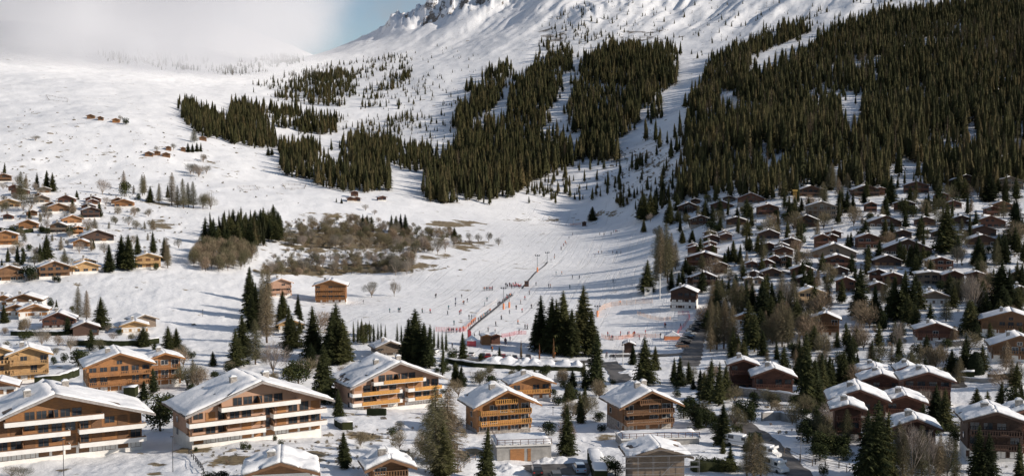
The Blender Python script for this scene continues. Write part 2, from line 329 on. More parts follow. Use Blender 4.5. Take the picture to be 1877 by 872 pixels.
# ------------------------------------------------------------------ trees (unit height 1, scaled per tree)
def conifer(seed, whorls, per, twigs, rad=0.17, core=True, kind='spruce'):
    r = random.Random(seed); c = MB(); t = MB()
    lean = (r.uniform(-.01, .01), r.uniform(-.01, .01))
    def ax(h): return (lean[0]*math.sin(h*5), lean[1]*math.sin(h*4+1))
    prev = (0, 0, -0.04)
    for k in range(1, 6):
        h = k/5*0.97; a = ax(h); p = (a[0], a[1], h)
        t.tube(prev, p, 0.016*(1-(k-1)/5.2)+.001, 0.016*(1-k/5.2)+.001, 5); prev = p
    low = 0.10 if kind == 'spruce' else 0.14
    if core:
        rings = []; n = 7; hs = [low+.02, .2, .35, .5, .65, .8, .93]
        for h in hs:
            rr = rad*0.50*(1-h)**0.8
            rings.append([(ax(h)[0]+math.cos(i*2*math.pi/n)*rr*r.uniform(.6, 1.25), ax(h)[1]+math.sin(i*2*math.pi/n)*rr*r.uniform(.6, 1.25), h+r.uniform(-.03, .03)) for i in range(n)])
        vs = [v for g in rings for v in g]; fs = []
        for k in range(len(hs)-1):
            for i in range(n): fs.append((k*n+i, k*n+(i+1) % n, (k+1)*n+(i+1) % n, (k+1)*n+i))
        fs.append(tuple(range(n))[::-1]); c.add(vs, fs)
    bias = [r.uniform(0.72, 1.18) for _ in range(9)]
    for w in range(whorls):
        h = low + (0.985-low)*(w/(whorls-1))**0.92
        L0 = rad*((1-h)/(1-low))**(0.78 if kind == 'spruce' else 0.62) * (0.55+0.45*min(1, (h-low)/0.10+.4))
        n = max(3, int(per*(0.45+0.55*(1-h)**0.5)))
        off = r.uniform(0, 6.3)
        for i in range(n):
            a = off + i*2*math.pi/n + r.uniform(-.25, .25)
            L = (L0*r.uniform(.62, 1.18) * bias[int((a % 6.283)/6.284*8)] + 0.010)
            if r.random() < 0.05: continue
            ca_, sa_ = math.cos(a), math.sin(a); x0, y0 = ax(h)
            droop = (0.38*(1-h)+0.02 if kind == 'spruce' else 0.10) + r.uniform(-.06, .06); zt = h + r.uniform(-.5, .5)*0.9/whorls
            def P(s, side=0.0, dz=0.0):
                rr = L*s; z = zt - droop*rr*s*1.25 + dz + (0.10*L*max(0, s-.75)*4 if kind == 'spruce' else 0)
                return (x0+ca_*rr-sa_*side, y0+sa_*rr+ca_*side, z)
            if kind == 'larch':
                wd = 0.0016; c.add([P(0, -wd), P(0, wd), P(1)], [(0, 1, 2)])
                for k in range(twigs):
                    s = r.uniform(.12, 1); ln = L*r.uniform(.16, .42)*(1.15-s*.6); sd = r.choice((-1, 1)); q = 0.0011
                    dz = r.uniform(-.9, .7)*ln*.6
                    b0 = P(s-.004/ max(L, .01)*.3); b1 = P(min(1, s+.02), 0, q)
                    c.add([P(s, 0, -q), P(s, 0, q*1.6), P(min(1.1, s+ln/L*.6), sd*ln*.8, dz)], [(0, 1, 2)])
                continue
            # spine blade
            wd = L*0.11+.002
            c.add([P(0.05), P(.5, -wd, -.004), P(1.0), P(.5, wd, -.004)], [(0, 1, 2, 3)])
            for k in range(twigs):
                s = (k+.6)/(twigs+.3)*.95; ln = L*(0.44*(1-s*.55))*r.uniform(.7, 1.3); e = L*0.075+.0018
                for sd in (-1, 1):
                    dz = -ln*r.uniform(.12, .75)
                    c.add([P(s-e/L*.9, 0, .001), P(min(1.02, s+e/L), 0, .001), P(min(1.12, s+ln/L*.62), sd*ln*.85, dz)], [(0, 1, 2)])
                if k % 2 == 0:
                    c.add([P(s-e/L*1.2), P(s+e/L*1.2), P(s+.08, r.uniform(-.3, .3)*ln, -ln*r.uniform(.5, .9))], [(0, 1, 2)])
    h = 0.985; a = ax(h); c.tube((a[0], a[1], .93), (a[0], a[1], 1.0), .006, .001, 4)
    return t, c
def broad(seed, depth=5, n0=7, spread=0.5, twig=0.0018, stem=0.10):
    r = random.Random(seed); t = MB(); c = MB()
    def grow(p, d, L, rad, lv):
        q = p + d*L
        (t if lv < 2 else c).tube(p, q, rad, rad*.62, 4 if lv < 2 else 3)
        if lv >= depth:
            for k in range(7):
                e = (d + Vector((r.uniform(-1, 1), r.uniform(-1, 1), r.uniform(-.6, .8)))*.9).normalized()*L*r.uniform(.6, 1.2)
                s = p + d*L*r.uniform(.2, 1); o = Vector((r.uniform(-1, 1), r.uniform(-1, 1), r.uniform(-1, 1))).normalized()*twig
                c.add([s-o, s+o, s+e], [(0, 1, 2)])
            return
        for k in range(r.choice((2, 3, 3)) if lv else n0):
            az = r.uniform(0, 6.283) if lv else k*6.283/n0 + r.uniform(-.3, .3); tl = (r.uniform(.15, 1.25) if lv == 0 else r.uniform(.2, .75))*spread*1.3
            e = (d + Vector((math.cos(az), math.sin(az), 0.12))*tl).normalized(); e = (e + Vector((0, 0, .16))).normalized()
            grow(q - d*L*r.uniform(0, .45), e, (L*r.uniform(.70, .92) if lv else L*r.uniform(1.6, 2.5)), rad*.6, lv+1)
    grow(Vector((0, 0, -.02)), Vector((r.uniform(-.06, .06), r.uniform(-.06, .06), 1)).normalized(), stem, .016, 0)
    mz = max(v[2] for v in c.v)
    c.v = [(x/mz, y/mz, z/mz) for x, y, z in c.v]; t.v = [(x/mz, y/mz, z/mz) for x, y, z in t.v]
    return t, c
def fuzzy(seed, n=1300, rx=.42, rz=.42, cz=.56, tw=.0035, ln=.15, limbs=9, trunk=.16):
    r = random.Random(seed); t = MB(); c = MB(); t.tube((0, 0, -.05), (0, 0, trunk), .016, .013, 5)
    lob = [(r.uniform(-.2, .2), r.uniform(-.2, .2), cz + r.uniform(-.16, .2), r.uniform(.5, .8)) for _ in range(6)]
    for i in range(limbs):
        a = i*6.283/limbs + r.uniform(-.3, .3); e = r.uniform(.25, .95); p0 = Vector((0, 0, trunk*r.uniform(.5, 1))); p1 = Vector((math.cos(a)*rx*e*.5, math.sin(a)*rx*e*.5, cz*r.uniform(.6, .9))); p2 = Vector((math.cos(a)*rx*e*.95, math.sin(a)*rx*e*.95, cz + rz*r.uniform(.1, .8)*(1.1-e*.6)))
        t.tube(p0, p1, .010, .006, 4); t.tube(p1, p2, .006, .002, 3)
    for i in range(n):
        lx, ly, lz, ls = r.choice(lob); d = Vector((r.gauss(0, 1), r.gauss(0, 1), r.gauss(0, 1))).normalized(); k = r.uniform(.25, 1)**.5*ls
        p = Vector((lx + d.x*rx*k*.8, ly + d.y*rx*k*.8, lz + d.z*rz*k)); p.z = max(.06, p.z)
        g = ((p - Vector((0, 0, .1))).normalized() + Vector((r.uniform(-1, 1), r.uniform(-1, 1), r.uniform(-.6, .8)))*.7).normalized()*ln*r.uniform(.5, 1.2); w = g.cross(Vector((r.uniform(-1, 1), r.uniform(-1, 1), .3))).normalized()*tw
        c.add([p-w, p+w, p+g], [(0, 1, 2)])
    mz = max(v[2] for v in c.v); c.v = [(x, y, z/mz) for x, y, z in c.v]; return t, c
def bushy(seed, sq=1.0, n=1500):
    r = random.Random(seed); t = MB(); c = MB(); t.tube((0, 0, -.05), (0, 0, .6), .03, .01, 5)
    lobes = [(r.uniform(-.16, .16), r.uniform(-.16, .16), r.uniform(.28, .75), r.uniform(.16, .26)) for _ in range(9)] + [(0, 0, .35, .3)]
    for i in range(n):
        lx, ly, lz, lr = r.choice(lobes); d = Vector((r.gauss(0, 1), r.gauss(0, 1), r.gauss(0, 1))).normalized(); k = lr*r.uniform(.7, 1.08)
        p = Vector((lx, ly, lz)) + Vector((d.x*k*sq, d.y*k*sq, d.z*k)); p.z = max(.02, min(1, p.z)); s = r.uniform(.02, .045)
        u = Vector((r.uniform(-1, 1), r.uniform(-1, 1), r.uniform(-.6, 1))).normalized()*s; w = d.cross(u).normalized()*s*.6
        c.add([p-w, p+w, p+u*1.6+d*s*.5], [(0, 1, 2)])
    return t, c
def pack(tc, nm, mt, mc): return (tc[0].mesh(nm+'_trunk', mt), tc[1].mesh(nm+'_crown', mc))
SPRUCE_HI = [pack(conifer(s, 38, 13, 6, rad), 'spruce', M_BARK, M_SPRUCE) for s, rad in ((1, .19), (2, .165), (3, .21), (4, .145), (5, .18))]
SPRUCE_SLIM = [pack(conifer(s, 34, 9, 4, rad), 'slim_spruce', M_BARK, M_SPRUCE) for s, rad in ((11, .11), (12, .095))]
SPRUCE_LO = [pack(conifer(s, 20, 9, 3, rad), 'spruce_far', M_BARK, M_FOREST) for s, rad in ((21, .15), (22, .17), (23, .13), (24, .19))]
LARCH = [pack(conifer(s, 54, 16, 20, rad, False, 'larch'), 'larch', M_BARK, M_LARCH) for s, rad in ((31, .20), (32, .17), (33, .23))]
BARE = [pack(fuzzy(s, 1500, rx, .40, .60, .0022, .17, 13, .22), 'bare_tree', M_PBARK, M_TWIG) for s, rx in ((41, .40), (42, .46), (43, .32))]
PINE = [pack(conifer(s, 26, 12, 5, rad, True, 'larch2'), 'pine', M_BARK, M_SPRUCE) for s, rad in ((101, .25), (102, .29), (103, .22))]
SCRUB = [pack(fuzzy(s, 1500, rx, .44, .5, .0042, .16), 'scrub', M_BARK, M_SCRUB) for s, rx in ((51, .40), (52, .48), (53, .34))]
BUSHY = [pack(bushy(s), 'bushy', M_BARK, M_HEDGE) for s in (61, 62)]
THUJA = [pack(conifer(71, 30, 9, 3, .11), 'copper', M_BARK, M_THUJA)]
KINDS = {'spruce': (SPRUCE_HI, 'spruce_tree', 'spruce'), 'slim': (SPRUCE_SLIM, 'spruce_tree', 'spruce'), 'far': (SPRUCE_LO, 'spruce_tree', 'spruce'), 'larch': (LARCH, 'larch_tree', 'larch'),
         'bare': (BARE, 'bare_tree', 'bare tree'), 'scrub': (SCRUB, 'scrub_tree', 'scrub tree'), 'pine': (PINE, 'pine_tree', 'pine'), 'bushy': (BUSHY, 'evergreen_bush', 'evergreen bush'), 'copper': (THUJA, 'copper_conifer', 'small conifer')}
NSP = [0]; RES = 70
FIRST = set()
def tree(kind, loc, h, label, group, wide=1.0, seed=None):
    lst, nm, cat = KINDS[kind]; r = rnd
    if cat == 'spruce': NSP[0] += 1
    tm, cm = r.choice(lst); rz = r.uniform(0, 6.28)
    root = bpy.data.objects.new(nm, None); COL.objects.link(root); root.location = loc; root.rotation_euler = (r.uniform(-.02, .02), r.uniform(-.02, .02), rz); root.empty_display_size = .3
    s = h*wide*((1.42 if kind == 'spruce' else 1.2) if cat == 'spruce' else 1.15 if kind == 'larch' else 1.0); root.scale = (s, s, h)
    link('trunk', tm, root); link('crown', cm, root)
    return tag(root, label, cat, group)
def grove(z, items, kind, place, group, adj=None, minY=0):
    """items: (x, top_y, base_y [, kind [, wide]]) in zoom coordinates of the photo survey"""
    out = []
    for it in items:
        x, y0, y1 = it[:3]; kd = it[3] if len(it) > 3 and it[3] else kind; wd = it[4] if len(it) > 4 else 1.0
        px, pb = zp(z, x, y1); _, pt = zp(z, x, y0)
        p = hit(px, min(pb, 905), minY)
        if p is None: continue
        if pb > 905: p = p * 1.0; k = (pb-905)*p.y/F; p = Vector((p.x, p.y, p.z - 0))
        h = (pb - pt) * p.y / F * 1.0 if pb <= 905 else (905 - pt)*p.y/F
        out.append((px, p, h, kd, wd))
    out.sort(key=lambda t: t[0])
    bykind = {}
    for o in out: bykind.setdefault(KINDS[o[3]][2], []).append(o)
    for cat, L in bykind.items():
        hm = sorted(o[2] for o in L)[len(L)//2]; hh = sorted([o[2] for o in L])
        for i, (px, p, h, kd, wd) in enumerate(L):
            big = ('tallest' if h == hh[-1] else 'shortest' if h == hh[0] else 'tall' if h > hm*1.15 else 'short' if h < hm*.85 else 'mid-sized') if len(L) > 2 else 'tall'
            look = {'spruce': 'dark green spruce', 'pine': 'broad dark pine', 'larch': 'brown leafless larch', 'bare tree': 'bare grey deciduous tree', 'scrub tree': 'brown leafless scrub tree', 'evergreen bush': 'dense green bush', 'small conifer': 'narrow copper brown conifer'}[cat]
            lab = f'{big} {look}, {ordn(i+1, len(L))} {place}' if len(L) > 1 else f'{look} {place}'
            tree(kd, p - Vector((0, 0, .3)), h + .3, lab, group, wd)

grove(Z4, [(85,-60,235),(140,-50,245),(205,-85,250),(175,-40,235),(250,10,260),(305,-110,225),(345,10,255),(375,120,430),(60,40,200),(390,330,420)], 'spruce', 'in the dark clump beside the piste', 'spruces in the clump by the piste')
grove(Z4, [(620,150,400),(672,200,330),(560,190,300)], 'spruce', 'on the snow beside the road bend', 'spruces by the road bend')
grove(Z4, [(225,495,765),(290,430,600),(215,400,490),(310,410,520)], 'spruce', 'between the two honey wood chalets', 'spruces between the honey wood chalets')
grove(Z4, [(800,255,410,None,1.2),(770,260,395),(845,280,400,None,1.2),(905,320,430,None,1.1),(820,465,575,'bushy',1.3),(885,465,600,'bushy',1.1),(925,500,600,'bushy'),(965,525,600,'bushy'),(1020,500,710),(850,440,560,'bushy',1.1)], 'spruce', 'right of the chalet with scaffolded neighbour', 'evergreens right of the middle chalet')
grove(Z3, [(600,585,870,None,1.15),(820,610,905)], 'spruce', 'at the front edge of the village', 'spruces at the front edge')
grove(Z3, [(560,390,860,'larch',1.0),(610,400,830,'larch',1.0)], 'larch', 'behind the large front spruce', 'larches behind the front spruce')
grove(Z3, [(85,640,800,None,1.1)], 'spruce', 'beside the small snow-roofed front chalet', None)
grove(Z3, [(450,10,300,None,1.25),(495,80,310),(525,90,320),(415,60,290),(590,170,360,'slim'),(655,285,410),(685,300,415),(780,340,395,'bushy',1.2),(700,350,410,'bushy',1.2),(840,340,410,'bushy',1.5)], 'spruce', 'behind the long golden balcony block', 'evergreens behind the golden balcony block')
grove(Z3, [(135,75,190,'slim'),(157,65,190,'slim'),(175,60,190,'slim'),(198,80,190,'slim'),(218,75,190,'slim'),(238,88,190,'slim'),(260,88,190,'slim'),(278,85,188,'slim'),(297,95,188,'slim')], 'slim', 'in the row behind the grey chalet roof', 'slim spruces in a row behind the grey chalet')
grove(Z3, [(358,85,200,'slim'),(380,95,205,'slim'),(505,100,215,'slim'),(527,115,215,'slim'),(547,105,215,'slim'),(568,125,220,'slim'),(588,120,225,'slim'),(608,115,235,'slim')], 'slim', 'in the row beside the ski school', 'slim spruces in a row beside the ski school')
grove(Z3, [(691,130,278),(785,235,285,'bushy',.8),(882,205,290),(640,210,290,'bushy')], 'spruce', 'beside the parked cars', 'small evergreens by the parked cars')
grove(Z3, [(992,170,270,'copper'),(1086,190,275,'copper',.8),(1160,160,270,'copper'),(720,140,200,'copper',.7)], 'copper', 'on the roadside below the ski school', 'copper conifers on the roadside')
grove(Z2, [(885,-20,290,None,1.1),(855,20,300),(920,60,300,None,1.15),(765,-5,265,None,1.25),(700,-10,120),(655,45,215,None,1.6),(600,-10,120),(640,-5,150),(440,-200,60),(455,-60,130),(405,40,260),(370,110,315),(820,190,500,None,.9),(895,420,570),(690,270,400,'bushy',1.3),(640,290,400,'bushy',1.3),(925,640,830)], 'spruce', 'around the roofs left of centre', 'spruces around the roofs left of centre')
grove(Z2, [(530,-110,190,'larch'),(470,60,300,'larch'),(500,-90,60,'larch'),(560,150,360,'bare'),(120,280,420,'scrub',1.2),(175,300,430,'scrub',1.2),(150,270,410,'larch',1.2)], 'larch', 'around the white balcony block', 'leafless trees round the white balcony block')
grove(Z1, [(735,105,210,None,1.5),(865,100,235,None,1.3),(905,110,235,None,1.2),(400,205,310,'bushy',1.3),(430,220,320,'bushy',1.3),(525,195,240,'bushy'),(330,235,290,'bushy'),(275,250,300,'bushy'),(850,415,600,'bushy',1.0),(820,430,640,'bushy',1.1),(520,-50,120,None,1.2)], 'spruce', 'round the twin-gabled chalets', 'evergreens round the left twin-gabled chalets')
grove(M1, [(25,50,115),(190,100,190),(238,88,195),(270,100,200),(770,168,255,'spruce',1.0),(150,285,335),(510,250,330),(370,255,310),(238,415,545,None,1.1),(205,460,560),(560,465,610,None,1.1),(625,415,590),(660,415,600,None,1.1),(705,415,520),(785,400,515,None,1.1),(845,430,550),(260,735,800,'bushy',.8),(290,750,805),(20,775,870,None,1.3),(10,540,640),(40,480,560),(90,470,560),(120,480,560),(395,190,240),(370,230,300),(480,440,490),(860,165,230)], 'spruce', 'among the chalets of the left slope', 'spruces on the left slope')
grove(M1, [(640,130,225,'bushy',1.0),(215,370,410,'bushy',1.8),(245,375,415,'bushy',1.8),(360,365,425,'bushy',1.3),(150,560,655,'bushy',1.4),(100,375,410,'bushy',1.4),(60,370,405,'bushy',1.4),(280,620,660,'bushy',1.0),(300,625,665,'bushy'),(800,560,600,'bushy',1.2),(150,460,505,'bushy',1.2),(370,775,815,'bushy'),(710,205,245,'bushy')], 'bushy', 'on the left slope', 'evergreen bushes on the left slope')
grove(M1, [(635,90,190,'larch'),(740,110,215,'larch'),(685,165,210,'larch'),(815,155,260,'larch'),(880,100,270,'larch'),(910,165,280,'larch'),(940,130,285,'larch'),(990,145,285,'larch'),(730,110,220,'larch'),(965,150,280,'larch'),(110,95,260,'larch'),(135,110,200,'larch'),(400,680,860,'larch'),(445,700,860,'larch'),(860,470,590,'larch'),(855,430,560,'larch'),(205,300,360,'larch')], 'larch', 'on the left slope', 'leafless larches on the left slope')
grove(M1, [(525,125,215,'bare',1.2),(160,190,300,'bare',1.2),(230,250,340,'bare'),(1080,190,290,'scrub'),(1040,200,290,'scrub'),(30,230,300,'bare'),(450,330,400,'bare',1.4),(480,340,400,'bare',1.3),(690,270,330,'bare'),(120,230,300,'bare'),(180,600,650,'bare',1.4),(990,50,110,'bare',1.2),(1020,65,125,'bare'),(1040,0,50,'bare'),(240,330,390,'bare'),(760,285,330,'bare'),(915,430,490,'bare')], 'bare', 'on the left slope', 'bare trees on the left slope')
grove(M4, [(540,52,130,None,1.5)], 'spruce', 'standing alone at the top of the piste', None)
grove(M4, [(815,-20,130,None,1.2),(850,-30,110),(795,0,120),(955,20,150,None,1.3),(830,335,515,None,1.2),(815,120,190),(960,385,500,None,1.1),(1020,385,480),(1000,400,500),(1020,180,250),(1075,180,250),(1060,360,420),(870,-10,100)], 'spruce', 'along the right edge of the piste', 'spruces along the right edge of the piste')
grove(M4, [(930,135,420,'larch',.8),(905,160,440,'larch',.8),(965,190,400,'larch',.8),(985,240,390,'larch'),(880,300,470,'larch',.8),(850,80,140,'bare'),(895,150,350,'larch'),(940,200,460,'larch',.8),(885,150,225,'bare')], 'larch', 'along the right edge of the piste', 'larches along the right edge of the piste')
grove(M2, [(10,0,0)][:0] + [(440,440,620),(455,500,700),(470,520,760),(610,560,700),(690,580,690),(620,600,760)], 'spruce', 'beside the pink chalet', 'spruces beside the pink chalet')
grove(M2, [(530,450,770,'larch',.9),(505,480,680,'larch')], 'larch', 'in front of the pink chalet', 'larches in front of the pink chalet')
grove(M3, [(90,115,235),(120,120,230),(150,130,225),(280,120,240),(310,125,240),(345,112,235),(375,115,240),(700,203,278,None,1.5),(550,220,265)], 'spruce', 'above the brown scrub bank', 'spruces above the scrub bank')
# mixed wood between left field and piste
def polypick(poly, n, seed, mind=3.0):
    r = random.Random(seed); xs = [p[0] for p in poly]; ys = [p[1] for p in poly]; out = []; tries = 0
    while len(out) < n and tries < n*60:
        tries += 1; x = r.uniform(min(xs), max(xs)); y = r.uniform(min(ys), max(ys)); ins = False
        for i in range(len(poly)):
            (x1, y1), (x2, y2) = poly[i], poly[i-1]
            if (y1 > y) != (y2 > y) and x < (x2-x1)*(y-y1)/(y2-y1)+x1: ins = not ins
        if not ins: continue
        p = hit(x, y)
        if p is None or any((p-q[1]).length < mind for q in out): continue
        out.append(((x, y), p))
    return out
W1 = [(374,448),(380,435),(430,420),(470,418),(515,412),(520,432),(505,447),(455,457),(400,458)]
L = sorted(polypick(W1, 78, 3, 3), key=lambda t: t[0][0])
for i, ((x, y), p) in enumerate(L): tree('far' if i % 2 else 'pine', p, rnd.uniform(9.5, 14.5), ('dark green spruce' if i % 2 else 'broad dark pine') + ' packed in the small wood above the left snowfield', ('spruces' if i % 2 else 'pines') + ' of the small wood above the left snowfield', 1.3 if i % 2 else 1.1)
W2 = [(350,485),(372,458),(440,462),(475,470),(440,498),(400,500),(360,495)]
for (x, y), p in polypick(W2, 60, 4, 2.2): tree('scrub', p, rnd.uniform(7, 10.5), 'brown leafless tree in the thicket below the small spruce wood', 'leafless trees of the thicket below the small wood', .9)
W3 = [(520,440),(560,410),(640,405),(730,425),(830,430),(850,445),(770,470),(640,460),(540,455)]
for (x, y), p in polypick(W3, 125, 5, 2.2): tree(rnd.choice(('scrub', 'scrub', 'bare')), p, rnd.uniform(4, 9.5), 'leafless tree scattered over the brown scrub bank', 'leafless trees of the brown scrub bank', 1.1)
W4 = [(480,500),(560,480),(700,478),(760,480),(750,505),(640,500),(560,502),(500,510)]
for (x, y), p in polypick(W4, 60, 6, 2.2): tree(rnd.choice(('scrub', 'bare')), p, rnd.uniform(4, 8), 'leafless tree in the lower strip of scrub beside the snowfield', 'leafless trees of the lower scrub strip', 1.1)
grove(M3, [(480,240,370,'bare'),(590,260,385,'bare',1.1),(640,265,370,'bare'),(860,235,310,'bare'),(930,220,310,'bare',.9),(800,230,300,'bare'),(995,265,330,'bare',1.1),(150,550,670,'bare',1.35),(300,540,665,'bare',.9),(310,400,525,'bare'),(385,410,520,'bare'),(110,45,95,'bare',1.2),(170,80,125,'bare',1.2)], 'bare', 'on the snow beside the piste', 'bare trees left of the piste')
grove(T5, [(175,300,380,'larch',1.2),(230,440,490,'bare'),(140,380,435,'spruce',1.2),(165,385,435,'spruce',1.2),(190,378,432,'spruce',1.2),(213,380,432,'spruce'),(155,490,560,'bare',1.6),(200,500,575,'bare',1.6),(245,500,560,'bare',1.4),(600,405,455,'spruce',1.4),(622,408,452,'spruce',1.3),(1020,697,728,'spruce',1.4),(990,695,722,'spruce')], 'spruce', 'near the huts of the upper snowfield', 'trees near the upper snowfield huts')
grove(T1, [(670,625,665,'bushy',1.3),(190,715,750,'bare',2.0),(640,610,650,'bare'),(925,755,800,'bare'),(835,775,805,'bare',1.5)], 'bare', 'on the high left snowfield', 'shrubs on the high left snowfield')
# right village
grove(M5, [(200,220,350,None,1.3),(640,255,322,None,1.4),(455,130,240),(275,398,468,None,1.1),(325,392,468,None,1.1),(555,448,570,None,1.1),(590,470,580),(855,345,412,None,1.3),(505,515,600),(310,585,640),(430,330,410,'bushy',1.3),(480,320,400,None,1.2),(460,350,410,'bushy',1.3),(395,250,330),(290,265,350),(130,150,240),(165,110,230),(600,260,300,'bushy'),(700,365,400,'bushy',1.8),(380,570,625)], 'spruce', 'among the chalets beside the piste', 'evergreens of the right village, west part')
grove(M5, [(730,640,870),(710,660,880),(655,690,880),(770,670,880),(630,660,860),(925,420,480,'bushy',1.5),(845,225,285,'bushy',1.4),(880,240,290,'bushy',1.4),(930,215,290,None,1.0),(965,210,280),(780,570,640),(1090,640,700,'bushy'),(1060,640,690,'bushy',1.3)], 'spruce', 'in the middle of the right village', 'evergreens of the right village, middle part')
grove(M5, [(480,640,900,'larch'),(440,660,890,'larch'),(560,650,900,'larch'),(600,680,900,'larch'),(840,640,880,'bare',.8),(820,690,880,'larch'),(720,420,545,'larch',1.2),(910,500,600,'larch',1.2),(600,530,650,'larch',1.1),(1095,25,175,'larch',1.2),(610,355,430,'larch',1.3),(815,130,220,'larch',1.4),(890,680,880,'larch')], 'larch', 'among the middle chalets', 'leafless trees of the right village')
grove(M6, [(400,90,260,None,1.1),(370,200,325),(745,112,215,None,1.3),(942,75,240,None,1.3),(605,185,300,None,1.1),(700,240,525,None,1.1),(680,340,520,None,1.1),(365,325,460,None,1.1),(178,400,490,None,1.1),(880,420,592,None,1.3),(1035,440,582),(1090,220,430,None,1.2),(540,450,600,None,1.1),(515,470,600)], 'spruce', 'among the upper right chalets', 'evergreens of the upper right village')
grove(M6, [(225,590,880,None,1.1),(310,690,890),(470,610,890,None,1.1),(420,640,890,None,1.1),(520,650,890),(1010,550,850,None,1.15),(1050,600,850),(965,600,700),(160,170,300,None,1.2),(130,185,280),(190,190,290),(300,75,155,None,1.3),(610,45,140),(560,110,190,None,1.2),(500,480,600),(1095,560,700),(840,680,730,'bushy',2),(780,690,740,'bushy',2),(610,700,760,'bushy',1.6),(470,220,300,'bushy',1.2),(600,500,560,'bushy',1.2),(455,800,880,'bushy'),(120,740,800,'bushy',1.2)], 'spruce', 'round the lower right chalets', 'evergreens of the lower right village')
grove(M6, [(75,30,180,'larch',1.3),(640,210,315,'larch',1.1),(840,220,300,'larch',1.4),(1020,230,330,'larch',1.3),(850,610,875,'bare',.6),(825,620,870,'bare',.6),(765,455,595,'bare',.8),(790,470,590,'bare',.8),(980,440,600,'larch',.8),(600,380,450,'larch',1.1),(485,470,540,'larch'),(240,310,365,'larch',1.2),(560,390,460,'larch'),(790,330,410,'larch',1.2),(720,200,260,'larch'),(900,640,800,'scrub',1.2),(780,640,800,'scrub',1.2),(720,640,720,'scrub'),(225,700,800,'larch')], 'larch', 'in the upper right village', 'leafless trees of the upper right village')
grove(Z6, [(15,235,440),(130,225,425),(162,190,300),(110,240,400),(272,170,290),(55,250,430),(200,240,300),(25,270,460),(320,600,700,'bushy',1.2)], 'spruce', 'behind the snowy twin roofs', 'evergreens behind the lower right roofs')
grove(Z6, [(300,470,905,None,.95),(345,530,905),(260,520,880),(605,395,600,None,.9),(645,415,640,None,.9),(810,415,560,None,1.3),(935,385,520,None,1.2),(820,600,905,None,1.05),(870,640,905),(700,620,720,'bushy',1.2),(985,400,520,'bushy'),(1030,690,900),(250,345,440),(385,360,450),(860,480,540,'bushy'),(1040,400,500),(100,640,760,'bushy',1.4),(30,650,760,'bushy',1.4),(560,700,790,'bushy'),(60,420,500,'bushy')], 'spruce', 'at the lower right', 'evergreens at the lower right')
grove(Z6, [(480,560,905,'bare',.7),(530,600,905,'larch',.8),(570,620,905,'bare',.6),(700,680,905,'larch',.9),(660,640,880,'bare',.8),(620,640,905,'larch',.7),(430,620,905,'larch'),(410,60,230,'bare',.6),(600,180,330,'scrub',1.1),(560,190,330,'scrub'),(640,190,300,'scrub',1.1),(375,190,300,'larch'),(520,180,300,'larch')], 'bare', 'at the lower right', 'leafless trees at the lower right')
grove(Z5, [(60,260,500),(105,280,510),(140,300,480),(28,330,480),(130,490,712),(560,115,545,None,.7),(600,260,545),(535,200,400,None,1.1),(735,240,420),(785,190,350),(180,120,270),(235,130,265),(400,175,275),(330,120,255,None,1.2),(650,255,400),(690,270,400),(205,150,270),(520,230,400)], 'spruce', 'round the big dark twin chalet', 'spruces round the dark twin chalet')
grove(Z5, [(240,460,590,'bushy',1.0),(270,490,600,'bushy'),(200,470,560,'bushy'),(0,500,610,'bushy',1.2),(40,520,620,'bushy',1.2),(90,550,620,'bushy',1.2),(560,590,700,'bushy',1.4),(620,620,740,'bushy',1.4),(690,640,760,'bushy',1.3),(740,650,760,'bushy'),(520,600,660,'bushy'),(640,800,870,'bushy'),(465,520,578,'slim'),(512,525,580,'slim'),(20,760,830,'bushy',1.4),(90,760,840,'bushy',1.5),(150,770,850,'bushy',1.4),(640,540,600,'bushy')], 'bushy', 'in the gardens below the dark twin chalet', 'bushes below the dark twin chalet')
grove(Z5, [(95,-30,225,'larch'),(130,-40,220,'larch'),(60,0,200,'larch'),(175,-10,220,'larch'),(430,-40,210,'larch'),(400,-20,200,'larch'),(460,0,210,'larch'),(285,640,880,'larch',1.2),(320,660,880,'larch',1.1),(250,660,870,'larch',1.1),(520,40,180,'bare'),(345,20,160,'larch')], 'larch', 'beside the village road', 'larches beside the village road')
grove(Z4, [(430,760,850,'bushy',1.3),(470,770,870,'bushy',1.2),(900,770,840,'bushy',1.6),(960,770,840,'bushy',1.6),(1010,790,850,'bushy'),(1080,790,850,'bushy',1.5)], 'bushy', 'beside the scaffolded building', 'bushes beside the scaffolded building')
grove(Z2, [(235,840,890,'bushy',2.0),(300,835,890,'bushy',2.2),(410,690,735,'bushy',1.2),(440,700,735,'bushy',1.0),(165,715,745,'bushy'),(570,655,690,'bushy'),(600,680,715,'bushy'),(255,520,570,'bushy')], 'bushy', 'in front of the white balcony block', 'shrubs in front of the white balcony block')
grove(Z1, [(60,810,870,'bare',2),(110,815,880,'bare',2),(155,400,460,'bare'),(80,400,450,'slim')], 'bare', 'at the bottom left corner', 'shrubs at the bottom left')
print('individual spruces', NSP[0])

